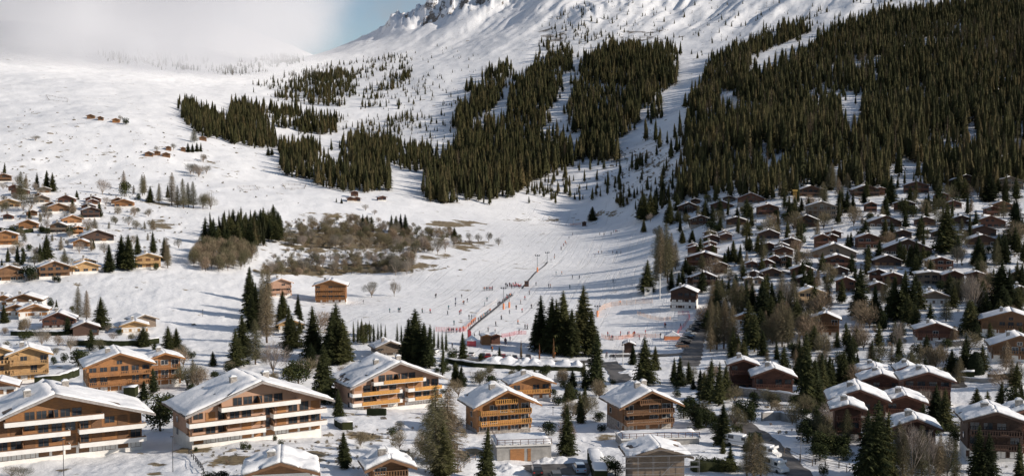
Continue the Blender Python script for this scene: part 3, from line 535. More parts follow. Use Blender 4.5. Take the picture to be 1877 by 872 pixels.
# ------------------------------------------------------------------ forests
FP = [
 (1.0, [(328,178),(345,175),(375,190),(420,212),(425,185),(450,180),(485,195),(500,225),(505,262),(470,258),(420,248),(370,238),(335,205)], 15, 20),
 (.85, [(490,195),(520,190),(560,200),(600,200),(635,208),(615,232),(590,242),(570,235),(555,240),(535,225),(500,225)], 13, 19),
 (.55, [(500,165),(560,135),(620,125),(650,140),(643,180),(625,187),(590,188),(540,180),(505,178)], 11, 18),
 (.5, [(655,190),(670,165),(700,140),(745,115),(755,130),(720,160),(700,180),(665,203)], 11, 18),
 (.16, [(450,160),(560,120),(640,110),(760,95),(760,140),(700,180),(560,190),(480,175)], 6, 13),
 (.95, [(510,256),(540,262),(570,250),(620,260),(640,245),(710,250),(716,333),(640,333),(590,325),(560,312),(515,300)], 15, 21),
 (.8, [(700,245),(800,265),(805,298),(760,303),(745,300),(700,285)], 12, 18),
 (.11, [(560,240),(800,130),(850,170),(830,260),(640,250)], 4, 11),
 (.25, [(640,235),(760,200),(780,240),(700,255)], 5, 13),
 (1.0, [(775,345),(790,290),(835,265),(835,205),(865,180),(870,150),(925,112),(930,140),(895,188),(895,215),(935,160),(970,125),(1000,115),(1015,150),(1005,190),(1010,225),(1000,262),(1060,250),(1040,215),(1045,180),(1060,125),(1100,85),(1150,78),(1245,95),(1247,135),(1210,165),(1150,222),(1130,240),(1128,275),(1080,275),(1000,300),(930,350),(880,358),(800,352)], 15, 23),
 (.8, [(990,130),(1000,75),(1030,90),(1055,90),(1045,140),(1018,190),(1005,200)], 12, 19),
 (.9, [(1190,185),(1222,170),(1242,215),(1225,225),(1200,215)], 12, 18),
 (.12, [(1000,230),(1060,150),(1060,240),(1010,290)], 5, 14),
 (.95, [(1180,262),(1175,243),(1250,222),(1245,190),(1250,165),(1300,120),(1380,70),(1480,38),(1470,60),(1420,75),(1370,120),(1380,130),(1440,105),(1480,75),(1530,45),(1600,22),(1700,10),(1877,-40),(2080,-80),(2080,325),(1877,325),(1600,325),(1500,335),(1250,345),(1232,300),(1262,275)], 14, 22),
 (.30, [(1100,290),(1180,262),(1262,275),(1232,300),(1260,345),(1180,365),(1110,350),(1060,300)], 8, 16),
 (.14, [(945,360),(960,320),(1060,290),(1110,350),(1110,370),(1000,362)], 6, 13),
 (.45, [(960,362),(975,335),(1010,330),(1035,352),(1035,365)], 8, 13),
 (.55, [(1120,365),(1140,330),(1180,330),(1230,345),(1220,375),(1150,372)], 9, 15),
 (.11, [(980,120),(1000,40),(1060,0),(1130,30),(1220,60),(1240,90),(1120,75),(1040,90)], 5, 12),
 (.045, [(1040,0),(1300,0),(1500,10),(1440,50),(1320,90),(1260,140),(1180,80),(1100,40)], 3, 9),
 (.25, [(1240,150),(1300,110),(1400,60),(1560,0),(1700,-10),(1520,45),(1380,80),(1300,130)], 5, 12),
 (.045, [(560,150),(800,80),(900,100),(850,160),(740,200)], 3, 8),
 (.20, [(180,95),(300,95),(420,118),(540,90),(560,120),(430,135),(300,122),(200,108)], 7, 14),
]
HOLES = [[(1540,180),(1580,170),(1575,225),(1545,215)],[(1540,195),(1565,190),(1570,222),(1540,218)],[(1600,105),(1615,105),(1605,150)],[(1565,110),(1585,115),(1570,130)],[(1395,100),(1475,60),(1490,55),(1410,115)],[(1305,170),(1325,160),(1330,175),(1310,180)],
 [(1325,165),(1352,165),(1345,195),(1330,190)],[(1770,228),(1785,230),(1795,268),(1775,270)],[(1725,250),(1760,265),(1755,280),(1730,275)],[(1390,265),(1405,262),(1405,288),(1392,285)],[(1850,230),(1877,225),(1877,250)],[(1420,280),(1440,285),(1425,300)],[(1380,100),(1420,85),(1480,55),(1470,75),(1400,125),(1378,118)],
 [(1640,290),(1700,300),(1690,330),(1620,330)],[(1520,305),(1545,305),(1545,330),(1520,330)],[(900,205),(935,165),(925,200),(910,230)],[(1018,225),(1050,135),(1040,130),(1006,220)],[(640,255),(560,262),(600,280),(640,275)]]
def inpoly(px, py, poly):
    ins = np.zeros(px.shape, bool)
    for i in range(len(poly)):
        (x1, y1), (x2, y2) = poly[i], poly[i-1]
        if y1 == y2: continue
        c = ((y1 > py) != (y2 > py)) & (px < (x2-x1)*(py-y1)/(y2-y1)+x1); ins ^= c
    return ins
rg = np.random.default_rng(5)
gx, gy = np.meshgrid(np.arange(-900, 1500, 5.3), np.arange(430*KD, 1900*KD, 6.8))
gx = gx.ravel() + rg.uniform(-2.9, 2.9, gx.size); gy = gy.ravel() + rg.uniform(-3.6, 3.6, gy.size)
k = np.abs(gx/gy) < 0.56; gx, gy = gx[k], gy[k]
gz = H(gx, gy); ppx, ppy = proj(gx, gy, gz)
cl = fbm(gx/38, gy/38, 91, 3) + 0.5*fbm(gx/160, gy/160, 97, 2)
hole = np.zeros(gx.shape, bool)
HOLES.append([(1247,95),(1300,118),(1264,168),(1252,238),(1225,262),(1135,278),(1130,256),(1200,214),(1222,214),(1207,180),(1250,150)])
for hp in HOLES: hole |= inpoly(ppx, ppy - 4, hp) | inpoly(ppx, ppy - 11*F/gy, hp)
keep = np.zeros(gx.shape, bool); hts = np.zeros(gx.shape); big_l = np.zeros(gx.shape)
bigcl = fbm(gx/190, gy/190, 113, 3); jx = 26*fbm(gx/30, gy/40, 201, 3) + rg.normal(0, 4, gx.size); jy = 16*fbm(gx/30, gy/40, 211, 3) + rg.normal(0, 3, gx.size); ej = 1.0
for dens, poly, h0, h1 in FP:
    mid = 0.45*(h0+h1)/2*F/gy
    ej = .35 if poly[0][0] < 760 else 1.0
    inn = inpoly(ppx + ej*jx, ppy - mid + ej*jy, poly) & ~keep
    dd = dens*0.86 if dens < .9 else np.clip(1.25 + cl*1.5, .12, .93)
    q = np.clip(0.5 + cl*1.3, 0, 1)
    sel = inn & (rg.uniform(size=gx.shape) < (dd if dens >= .9 else dens*2*q*0.9))
    hh = (.78 if poly[0][0] < 760 else .9)*(h0*.68 + (h1*1.12-h0*.68)*rg.uniform(size=gx.shape)**1.2) * (1 + 0.3*np.clip(cl, -1, 1))
    hts = np.where(sel, hh, hts); keep |= sel
keep &= ~(hole & (rg.uniform(size=gx.shape) < .93)); keep &= ~((gy < 640*KD) & (ppy < 0))
fx, fy, fz, fh = gx[keep], gy[keep], gz[keep], hts[keep]; fpx, fpy, fb = ppx[keep], ppy[keep], bigcl[keep]
print('forest trees', len(fx))
# larches mixed into the right forest
isl = (rg.uniform(size=fx.shape) < np.where((fpx > 1280), np.clip(0.07 + 0.8*np.clip(fb-.05, 0, 1), 0, .55), np.clip(.02 + .5*np.clip(fb-.15, 0, 1), 0, .3)))
# nearest spruces that can be seen are individuals
vis = (~isl) & (fpx > 5) & (fpx < 1872) & (fpy > 10)
score = np.where(vis, fh/fy*(1+0), 0)
front = np.zeros(fx.shape, bool)
n_ind = max(0, 298 - NSP[0] - RES); order = np.argsort(-score)
zones_l = [((0, 520), 'left ridge wood'), ((520, 760), 'wood above the red huts'), ((760, 960), 'foot of the central forest'), ((960, 1250), 'slope right of the piste top'), ((1250, 1500), 'forest edge above the right village'), ((1500, 1900), 'forest edge at the far right')]
taken = []
for i in order[:n_ind]:
    zl = [n for (a, b), n in zones_l if a <= fpx[i] < b][0]
    tree('far', Vector((fx[i], fy[i], fz[i]-.3)), fh[i], 'dark green spruce at the ' + zl if 'wood' not in zl else 'dark green spruce in the ' + zl, 'forest spruces, ' + zl, 1.45); front[i] = True
def scatter(name, sel, meshes, label, cat, wide, mats):
    ix = np.nonzero(sel)[0]
    me = bpy.data.meshes.new(name); me.vertices.add(len(ix)); me.vertices.foreach_set('co', np.stack([fx[ix], fy[ix], fz[ix]-.3], -1).astype(np.float32).ravel())
    a = me.attributes.new('hgt', 'FLOAT', 'POINT'); a.data.foreach_set('value', fh[ix].astype(np.float32))
    a = me.attributes.new('rot', 'FLOAT', 'POINT'); a.data.foreach_set('value', rg.uniform(0, 6.28, len(ix)).astype(np.float32))
    a = me.attributes.new('pick', 'INT', 'POINT'); a.data.foreach_set('value', rg.integers(0, len(meshes), len(ix)).astype(np.int32))
    o = link(name, me); tag(o, label, cat, None, 'stuff')
    for m_ in mats: me.materials.append(m_)
    ng = bpy.data.node_groups.new(name, 'GeometryNodeTree'); ng.interface.new_socket('Geometry', in_out='INPUT', socket_type='NodeSocketGeometry'); ng.interface.new_socket('Geometry', in_out='OUTPUT', socket_type='NodeSocketGeometry')
    gi = ng.nodes.new('NodeGroupInput'); go = ng.nodes.new('NodeGroupOutput'); jn = ng.nodes.new('GeometryNodeGeometryToInstance')
    for ms in meshes:
        so = bpy.data.objects.new(name + '_kind', ms)
        oi = ng.nodes.new('GeometryNodeObjectInfo'); oi.inputs['Object'].default_value = so; oi.inputs['As Instance'].default_value = True
        ng.links.new(oi.outputs['Geometry'], jn.inputs[0])
    iop = ng.nodes.new('GeometryNodeInstanceOnPoints'); iop.inputs['Pick Instance'].default_value = True
    m2p = ng.nodes.new('GeometryNodeMeshToPoints'); ng.links.new(gi.outputs[0], m2p.inputs[0]); ng.links.new(m2p.outputs[0], iop.inputs['Points'])
    g2 = ng.nodes.new('GeometryNodeJoinGeometry')
    ng.nodes.remove(jn)
    for n_ in [n_ for n_ in ng.nodes if n_.type == 'OBJECT_INFO'][::-1]: ng.links.new(n_.outputs['Geometry'], g2.inputs[0])
    ng.links.new(g2.outputs[0], iop.inputs['Instance'])
    def attr(nm, t):
        n_ = ng.nodes.new('GeometryNodeInputNamedAttribute'); n_.data_type = t; n_.inputs['Name'].default_value = nm; return n_.outputs[0]
    ng.links.new(attr('pick', 'INT'), iop.inputs['Instance Index'])
    cr = ng.nodes.new('ShaderNodeCombineXYZ'); ng.links.new(attr('rot', 'FLOAT'), cr.inputs[2])
    er = ng.nodes.new('FunctionNodeEulerToRotation'); ng.links.new(cr.outputs[0], er.inputs[0]); ng.links.new(er.outputs[0], iop.inputs['Rotation'])
    hg = attr('hgt', 'FLOAT'); mw = ng.nodes.new('ShaderNodeMath'); mw.operation = 'MULTIPLY'; ng.links.new(hg, mw.inputs[0]); mw.inputs[1].default_value = wide
    cs = ng.nodes.new('ShaderNodeCombineXYZ'); ng.links.new(mw.outputs[0], cs.inputs[0]); ng.links.new(mw.outputs[0], cs.inputs[1]); ng.links.new(hg, cs.inputs[2]); ng.links.new(cs.outputs[0], iop.inputs['Scale'])
    ng.links.new(iop.outputs[0], go.inputs[0])
    md = o.modifiers.new('scatter', 'NODES'); md.node_group = ng
    return o
def joined(pk):
    tm, cm = pk; bm = bmesh.new(); bm.from_mesh(cm); n0 = len(bm.faces); bm.from_mesh(tm); bm.faces.ensure_lookup_table()
    for f in bm.faces[n0:]: f.material_index = 1
    me = bpy.data.meshes.new('forest_tree'); bm.to_mesh(me); bm.free(); me.materials.append(cm.materials[0]); me.materials.append(M_BARK); return me
FAR_SP = [pack(conifer(s, 15, 8, 2, rad), 'spruce_forest', M_BARK, M_FOREST) for s, rad in ((81, .15), (82, .175), (83, .13), (84, .19), (85, .22), (86, .12))]
scatter('spruce_forest', (~isl) & (~front), [joined(p) for p in FAR_SP], 'dense dark spruce forest covering the mountainside and right hillside', 'forest', 1.6, [M_FOREST, M_BARK])
FAR_LA = [pack(conifer(s, 24, 9, 8, rad, False, 'larch'), 'larch_forest', M_BARK, M_LARCH) for s, rad in ((91, .21), (92, .18))]
scatter('larch_forest', isl, [joined(p) for p in FAR_LA], 'brown leafless larches mixed through the right hillside forest', 'larch forest', 1.0, [M_LARCH, M_BARK])
# ------------------------------------------------------------------ chalets
HOUSES = []
def snow_slab(x0, z0, x1, z1, y0, y1, th, seed, nx=10, ny=14, ragged=0.35, hole=None):
    """snow blanket on a roof plane running from eave (x0,z0) to ridge (x1,z1)"""
    r = random.Random(seed); mb = MB(); L = math.hypot(x1-x0, z1-z0); ux, uz = (x1-x0)/L, (z1-z0)/L; nxn, nzn = -uz, ux
    if nzn < 0: nxn, nzn = -nxn, -nzn
    o = r.uniform(0, 99); top = []; bot = []
    ys = np.linspace(0, 1, ny+1); xs = np.linspace(0, 1, nx+1)
    A, B = np.meshgrid(xs, ys); n1 = fbm(A*L/2.6+o, B*(y1-y0)/2.6+o, seed, 3); n2 = fbm(A*3+o, B*9+o, seed+3, 2)
    for j in range(ny+1):
        for i in range(nx+1):
            a, b = xs[i], ys[j]; yy = y0 + (y1-y0)*b; s = L*a
            if i == 0: s += abs(n2[j, 0])*ragged*1.3
            if j == 0: yy += abs(n2[0, i])*ragged*.8
            if j == ny: yy -= abs(n2[ny, i])*ragged*.8
            edge = min(1, min(a*nx, (b*ny), (1-b)*ny)/1.0*.5+.45)
            edge = min(1, min(a*nx, (b*ny), (1-b)*ny)*.5+.45)
            t = th*(edge*(1+1.0*n1[j, i])); t = max(t, .05)
            if nx > 8 and n1[j, i] + .35*n2[j, i] < -.40 and a < .93: t = -.06
            q_ = min(1, (1-a)*L/.8); top.append((x0+ux*s+nxn*t*q_, yy, z0+uz*s+nzn*t*q_+t*1.05*(1-q_))); bot.append((x0+ux*s, yy, z0+uz*s))
    n = (nx+1)*(ny+1); fs = []
    def I(i, j): return j*(nx+1)+i
    for j in range(ny):
        for i in range(nx): fs.append((I(i, j), I(i+1, j), I(i+1, j+1), I(i, j+1))); fs.append((n+I(i, j), n+I(i, j+1), n+I(i+1, j+1), n+I(i+1, j)))
    for i in range(nx): fs += [(I(i, 0), n+I(i, 0), n+I(i+1, 0), I(i+1, 0)), (I(i, ny), I(i+1, ny), n+I(i+1, ny), n+I(i, ny))]
    for j in range(ny): fs += [(I(0, j), I(0, j+1), n+I(0, j+1), n+I(0, j)), (I(nx, j), n+I(nx, j), n+I(nx, j+1), I(nx, j+1))]
    return mb.add(top+bot, fs)
def roof_z(x, x0, xr, x1, z0, zr, z1):
    return z0 + (zr-z0)*(x-x0)/(xr-x0) if x < xr else zr + (z1-zr)*(x-xr)/(x1-xr)
def windows(root, wmat, rows, y=0.0, shut=None, frame='white', side=None):
    for (x, z, w_, h_) in rows:
        f = MB()
        t = .07
        f.box(x-w_/2-t, x+w_/2+t, y-.06, y-.005, z-t, z).box(x-w_/2-t, x+w_/2+t, y-.06, y-.005, z+h_, z+h_+t).box(x-w_/2-t, x-w_/2, y-.06, y-.005, z, z+h_).box(x+w_/2, x+w_/2+t, y-.06, y-.005, z, z+h_).box(x-.03, x+.03, y-.055, y-.005, z, z+h_)
        fo = f.build('window', wmat, root); MB().box(x-w_/2, x+w_/2, y-.03, y-.004, z, z+h_).build('pane', M_GLASS, fo)
def chalet(p, w, d, wall_h, rise, rot, label, group, cat='chalet', wood_k='brown', base_m=None, base_h=None, floors=3, style='wood', lod=1, over=1.3, front=1.7, snow=.4, chim=1, asym=0.0, lift=0.0,
           rail=None, name='chalet', side_win=True, seed=0, shut=.4, balc=None, snow_cov=1.0, railx=None, pitch_ext=0):
    r = random.Random(seed*7+3); wd = WOODS[wood_k]; base_m = base_m or (wd if style == 'barn' else M_WHITE); rail_m = rail or wd
    root = thing(name, label, cat, (p.x, p.y, p.z + lift), rot, group); HOUSES.append((p.x, p.y, rot, w, d))
    hw = w/2; xr = asym*hw; fh = wall_h/floors if floors else wall_h; bh = base_h if base_h is not None else (fh*.9 if lod == 0 else fh*.3 if base_m != M_WHITE or lod == 2 else fh*.75)
    tot = wall_h + rise; zl = wall_h
    tan_l = rise/(hw+xr); tan_r = rise/(hw-xr)
    MB().box(-hw-.04, hw+.04, -.04, d+.04, -4.5, bh).build('base_wall', base_m, root)
    MB().prism([(-hw, bh+.003), (hw, bh+.003), (hw, zl), (xr, tot), (-hw, zl)], 0, d).build('timber_wall', wd, root)
    # roof boards
    th = .16 if lod == 2 else .22; xl, xr2 = -hw-over, hw+over; ze_l, ze_r = zl - over*tan_l, zl - over*tan_r
    rf = MB().prism([(xl, ze_l), (xr, tot), (xr2, ze_r), (xr2, ze_r+th), (xr, tot+th), (xl, ze_l+th)], -front, d+1.0).build('roof', M_ROOF, root)
    fz = .55 if lod < 2 else .7
    MB().prism([(xl-.04, ze_l-fz*.3), (xr, tot-fz*.3), (xr2+.04, ze_r-fz*.3), (xr2+.04, ze_r+th+.05), (xr, tot+th+.05), (xl-.04, ze_l+th+.05)], -front-.08, -front-.003).build('fascia', M_FASCIA if style == 'block' else wd, rf)
    nx = 12 if lod == 0 else 6 if lod == 1 else 4; ny = 22 if lod == 0 else 9 if lod == 1 else 5
    sf = .28 if lod else .38
    a = snow_slab(xl+.08, ze_l+th+.01, xr, tot+th+.01, -front+sf, d+.9, snow, seed*13+1, nx, ny, .35 if lod < 2 else .2)
    b = snow_slab(xr2-.08, ze_r+th+.01, xr, tot+th+.01, -front+sf, d+.9, snow, seed*13+1, nx, ny, .35 if lod < 2 else .2)
    b.f = [f[::-1] for f in b.f]; a.add(b.v, b.f); a.build('snow', M_SNOW, rf, smooth=True)
    for k in range(chim):
        cx = xr + (r.uniform(.12, .4)*hw*(-1 if k % 2 == 0 else 1)) if chim > 1 or lod > 0 else xr - .3*hw; cy = d*(.35 + .3*k % .6)
        cz = roof_z(cx, xl, xr, xr2, ze_l, tot, ze_r); s = .45 if lod else .6
        ch = MB().box(cx-s, cx+s, cy-s*.8, cy+s*.8, cz-.2, cz+1.5).build('chimney', M_STONE, rf)
        MB().box(cx-s-.12, cx+s+.12, cy-s*.8-.12, cy+s*.8+.12, cz+1.5, cz+1.62).build('chimney_cap', M_CONC, ch)
        if lod < 2: MB().prism([(cx-s-.08, cz+1.63), (cx+s+.08, cz+1.63), (cx+s*.6, cz+1.9), (cx-s*.5, cz+1.93)], cy-s*.8, cy+s*.8).build('chimney_snow', M_SNOW, ch)
    # purlins and brackets
    if lod < 1:
        for t in (-.96, -.5, 0, .5, .96):
            x = xr + t*(hw-xr if t > 0 else hw+xr); z = roof_z(x, xl, xr, xr2, ze_l, tot, ze_r)
            MB().box(x-.12, x+.12, -front+.15, -.003, z-.34, z-.03).build('roof_beam', wd, root)
    # storeys
    rows = []; nb = max(2, int(round(w/ (2.3 if style == 'block' else 2.6 if lod < 2 else 3.2)))); ws = min(1, fh/2.6)
    for f in range(floors):
        z0 = f*fh; z_head = z0+fh-.45
        for k in range(nb):
            x = -hw + (k+.5)*w/nb; ww = min(1.9, w/nb*(.74 if style == 'block' else .66))
            if z0 + 2.1*ws > roof_z(x-ww/2, xl, xr, xr2, ze_l, tot, ze_r)-.4 or z0 + 2.1*ws > roof_z(x+ww/2, xl, xr, xr2, ze_l, tot, ze_r)-.4: continue
            rows.append((x, z0, ww, f))
    gz = wall_h + .25
    if rise > 2.2 and style != 'barn':
        rows += [(xr - 1.3, gz-.0, 1.2, floors), (xr + 1.3, gz, 1.2, floors)] if rise > 2.9 else [(xr, gz-.1, 1.3, floors)]
    if style == 'block': rows = rows[:-2] + [(xr + q*2.1, gz, 1.6, floors) for q in (-1.9, -.95, 0, .95, 1.9)]
    wmat = M_WHITE if r.random() < .25 else wd
    if style == 'block': wmat = WOODS['brown']
    for (x, z0, ww, f) in rows:
        door = f > 0 and r.random() < (.8 if style == 'block' else .5); zz = z0 + (.1 if door else .85)*ws; hh = (1.95 if door else 1.15)*ws
        if f >= floors: zz, hh = z0-.15, min(1.5, rise*.34)
        if lod == 2: zz = z0 + .9 if f < floors else zz; hh = 1.25 if f < floors else hh
        if style == 'barn' and r.random() < .75: continue
        if r.random() < shut and f < floors:
            MB().box(x-ww/2-.06, x+ww/2+.06, -.07, -.005, zz, zz+hh).build('shutter', WOODS['brown' if wood_k == 'orange' else 'orange'] if style == 'block' else wd if lod < 2 else WOODS['brown'], root)
        else:
            windows(root, wmat, [(x, zz, ww, hh)])
            if style != 'block' and lod < 2 and not door:
                for sx in (-1, 1): MB().box(x+sx*(ww/2+.36)-.26, x+sx*(ww/2+.36)+.26, -.075, -.005, zz, zz+hh).build('shutter', wd, root)
    if lod < 2 and side_win:
        for f in range(floors):
            for k in range(max(1, int(d/4.5))):
                y = (k+.5)*d/max(1, int(d/4.5)); z = f*fh+1.0
                if r.random() < .35: continue
                o = MB().box(-hw-.09, -hw-.045, y-.55, y+.55, z-.06, z+1.16).build('window', wmat, root); MB().box(-hw-.10, -hw-.03, y-.48, y+.48, z, z+1.1).build('pane', M_GLASS, o)
    # balconies
    for f in (balc if balc is not None else range(1, floors)):
        z = f*fh; bd = (1.7 if lod == 0 else 1.3) if style != 'block' else 1.9; e = hw - (.25 if f < floors else hw*.45)
        if f >= floors: e = hw*(.60 if style == 'block' else .42)
        lo = -e + (xr if f >= floors else 0) - (1.2 if (style == 'block' and f < floors) else 0); hi = e + (xr if f >= floors else 0)
        if style == 'block':
            # parapets step forward in two bays with a notch between
            mid = 0.06*w; cuts = [(lo, mid-.9), (mid+.9, hi+.6)] if f < floors else [(lo*1.0, hi)]
            if f == 0: cuts = []
            for (a_, b_) in cuts:
                s = MB().box(a_, b_, -bd, -.05, z-.22, z-.02)
                bo = s.build('balcony', M_WHITE, root)
                MB().box(a_, b_, -bd-.14, -bd-.003, z-.42, z+.42).box(a_-.14, a_-.003, -bd-.14, -.06, z-.42, z+.42).box(b_+.003, b_+.14, -bd-.14, -.06, z-.42, z+.42).build('parapet', M_WHITE, bo)
                if railx is None: MB().box(a_, b_, -bd-.17, -bd-.02, z+.423, z+.60).box(a_-.17, a_+.0, -bd-.17, -.06, z+.423, z+.60).build('railing', WOODS['brown'], bo)
                else:
                    L_ = b_-a_; MB().box(a_+L_*.18, b_-L_*.05, -bd-.24, -bd-.145, z-.26, z+.62).build('railing', railx, bo)
                nf = max(1, int((b_-a_)/6))
                for q in range(nf+1):        # rounded divider fins
                    x = a_ + .12 + (b_-a_-.3)*q/nf
                    if q in (nf,) and b_ > 0: continue
                    prof = [(-1.35*math.cos(t)*1.0, 0.55+1.05*math.sin(t)) for t in [math.pi/2*i/6 for i in range(7)]]
                    vs = [(x-.06, -.05, z), (x-.06, -1.4, z)] + [(x-.06, yy, z+zz) for yy, zz in prof] ; vs2 = [(x+.06, v[1], v[2]) for v in vs]; n = len(vs)
                    MB().add(vs+vs2, [tuple(range(n))[::-1], tuple(range(n, 2*n))] + [(i, (i+1) % n, (i+1) % n+n, i+n) for i in range(n)]).build('divider', WOODS['brown'], bo)
        else:
            s = MB().box(lo, hi, -bd, -.05, z-.2, z-.03)
            for x in np.linspace(lo+.3, hi-.3, max(2, int((hi-lo)/3.5)+1)): s.box(x-.09, x+.09, -bd, -.05, z-.42, z-.2)
            bo = s.build('balcony', wd, root)
            rr = MB()
            if lod < 2:
                rr.box(lo, hi, -bd-.06, -bd+.02, z+.88, z+.98).box(lo, hi, -bd-.04, -bd, z+.0, z+.10)
                n = max(4, int((hi-lo)/ (.42 if lod == 0 else .7)))
                for x in np.linspace(lo+.06, hi-.06, n): rr.box(x-.085 if lod == 0 else x-.17, x+.085 if lod == 0 else x+.17, -bd-.03, -bd-.008, z+.10, z+.88)
                for yy in (0,): rr.box(lo, lo+.05, -bd, -.05, z+.02, z+.95).box(hi-.05, hi, -bd, -.05, z+.02, z+.95)
            else: rr.box(lo, hi, -bd-.06, -bd, z-.03, z+.95)
            rr.build('railing', rail_m, bo)
    return root
def width_at(wpx, D, rot, px):
    a = math.atan2(px-938.5, F); return wpx*D/F/math.cos(a)/max(.55, abs(math.cos(rot + 0*a)))
SEED = [100]
def place(z, cx, top, wpx, base, label, group, rot=-20, **k):
    px, pb = zp(z, cx, base); _, pt = zp(z, cx, top); s = z[0]
    p = hit(px, pb); D = p.y; rot = R(rot); over = k.pop('over_', .9 if D/KD > 230 else 1.2)
    W = wpx/s*D/F/math.cos(rot); w = max(3.0, W - 2*over); tot = (pb-pt)*D/F - .5; tot = max(tot, w*.26+2.4, 3.6)
    rise = k.pop('rise', w/2*math.tan(R(k.pop('pitch', 17 + (SEED[0]*37 % 11)*.55)))); wall = tot - rise
    fl = k.pop('floors', None) or max(1, min(5, int(round(wall/2.5))))
    if z in (M5, M6) and 'base_m' not in k: k['base_m'] = M_STONE
    if z in (M5, M6): k['wood_k'] = {'brown': 'red' if SEED[0] % 3 else 'dark', 'orange': 'brown', 'red': 'red', 'grey': 'grey'}.get(k['wood_k'], k['wood_k'])
    d = k.pop('d', None) or max(4, w*.62); d = min(d, max(5, w*.75))
    SEED[0] += 1; Dn = D/KD; lod = 0 if Dn < 205 else 1 if Dn < 330 else 2
    lod = k.pop('lod', lod)
    return chalet(p, w, d, wall, rise, rot, label, group, floors=fl, lod=lod, over=over, seed=SEED[0], snow=k.pop('snow', .30 if lod == 0 else .22 if lod == 1 else .16), front=k.pop('front', 1.6 if lod == 0 else 1.1), **k)
def fx_(px, py, D):
    """survey point: ground position under a photo pixel at a known distance"""
    d = ray(px, py); return Vector(d * (D*KD/d[1]))
def onground(v): return Vector((v.x, v.y, float(H(v.x, v.y))))
G_F = None
# --- foreground buildings
pA = onground(fx_(118, 845, 146)); chalet(pA, 27.5, 13, 7.5, 4.6, R(28.5), 'wide apartment chalet with four white balcony bands at the left edge of the picture', None, 'apartment block', 'orange', floors=3+0, style='block', lod=0, over=2.0, front=2.6, snow=.36, chim=2, seed=1, shut=.55, balc=[1,2,3], name='apartment_block', asym=-.12)
pB = onground(fx_(474, 806, 152)); chalet(pB, 25.2, 12, 6.9, 4.4, R(32), 'apartment chalet with white parapets and rose panels, big snowy roof, left of centre', None, 'apartment block', 'rose', floors=3, style='block', lod=0, over=1.9, front=2.4, snow=.38, chim=2, seed=2, shut=.6, balc=[1,2,3], name='apartment_block', base_h=2.0)
pC = onground(fx_(728, 752, 197)); chalet(pC, 22.4, 13, 7.0, 4.5, R(29), 'long apartment chalet with golden slatted balcony panels', None, 'apartment block', 'rose', floors=3, style='block', lod=0, over=1.7, front=2.2, snow=.36, chim=2, seed=3, shut=.5, balc=[1,2,3], railx=RAILW['gold'], name='apartment_block', base_h=1.4)
pD = onground(fx_(924, 795, 171)); chalet(pD, 11.8, 8, 6.6, 2.7, R(20), 'honey wood chalet with two golden balconies above the concrete garage', 'honey wood chalets', wood_k='orange', floors=3, lod=0, over=1.7, front=2.5, snow=.4, chim=1, seed=4, rail=RAILW['gold'], shut=.08, balc=[1,2,3], base_h=1.0, base_m=M_STONE)
place(Z3, 1045, 345, 245, 490, 'honey wood chalet half hidden behind the snowy roof of its neighbour', 'honey wood chalets', 15, wood_k='orange', rail=RAILW['gold'], lod=0, floors=2, base_h=1.6)
pF = onground(fx_(1187, 792, 173)); chalet(pF, 11.4, 9.5, 6.4, 2.6, R(16), 'brown chalet with stone ground floor and broad balconies above a railed terrace', 'honey wood chalets', wood_k='brown', floors=3, lod=0, over=1.7, front=2.5, snow=.4, chim=2, seed=6, shut=.12, balc=[1,2,3], base_h=2.2, base_m=M_STONE)
place(Z3, 318, 778, 262, 905, 'small brown chalet with thick snow roof and chimney at the bottom edge', None, 16, wood_k='brown', lod=0, d=9, snow=.6, floors=2, base_h=.8)
place(Z2, 600, 790, 400, 960, 'snow covered hipped roof poking up at the bottom edge', None, 10, wood_k='brown', lod=0, d=9, snow=.6, floors=1)
# terraces with garages
def terrace(z, x0, x1, yb, hgt, dep, rot, label, doors, cat='garage', snow_top=True):
    pxc, pb = zp(z, (x0+x1)/2, yb); p = hit(pxc, pb); w_ = (x1-x0)/z[0]*p.y/F/math.cos(R(rot)); root = thing('garage', label, cat, p, R(rot))
    MB().box(-w_/2, w_/2, 0, dep, -3, hgt).build('wall', M_CONC, root)
    MB().box(-w_/2-.25, w_/2+.25, -.3, dep+.02, hgt+.003, hgt+.25).build('roof_slab', M_WHITE, root)
    s = snow_slab(-w_/2, hgt+.26, w_/2, hgt+.262, 0, dep, .3, 5, 12, 8, .3); s.build('snow', M_SNOW, root, smooth=True)
    f = MB(); n = int(w_/1.4)
    for i in range(n+1):
        x = -w_/2 + i*w_/n; f.box(x-.05, x+.05, -.2, -.12, hgt+.25, hgt+1.3)
    f.box(-w_/2, w_/2, -.19, -.13, hgt+1.2, hgt+1.3).box(-w_/2, w_/2, -.19, -.13, hgt+.75, hgt+.82)
    f.box(-w_/2-.0, -w_/2+.06, -.1, dep, hgt+1.2, hgt+1.3)
    f.build('railing', WOODS['red'], root)
    for (a, b) in doors: MB().box(-w_/2+a*w_, -w_/2+b*w_, -.06, -.003, 0, hgt*.82).build('garage_door', WOODS['orange'], root)
    return root
terrace(Z3, 868, 1150, 795, 2.9, 9, 8, 'low concrete garage with snowy railed terrace and orange doors', [(.24,.5),(.56,.62)])
terrace(Z4, 500, 905, 715, 1.3, 7, 6, 'snowy railed terrace in front of the brown stone-based chalet', [(.55,.7)], 'terrace')
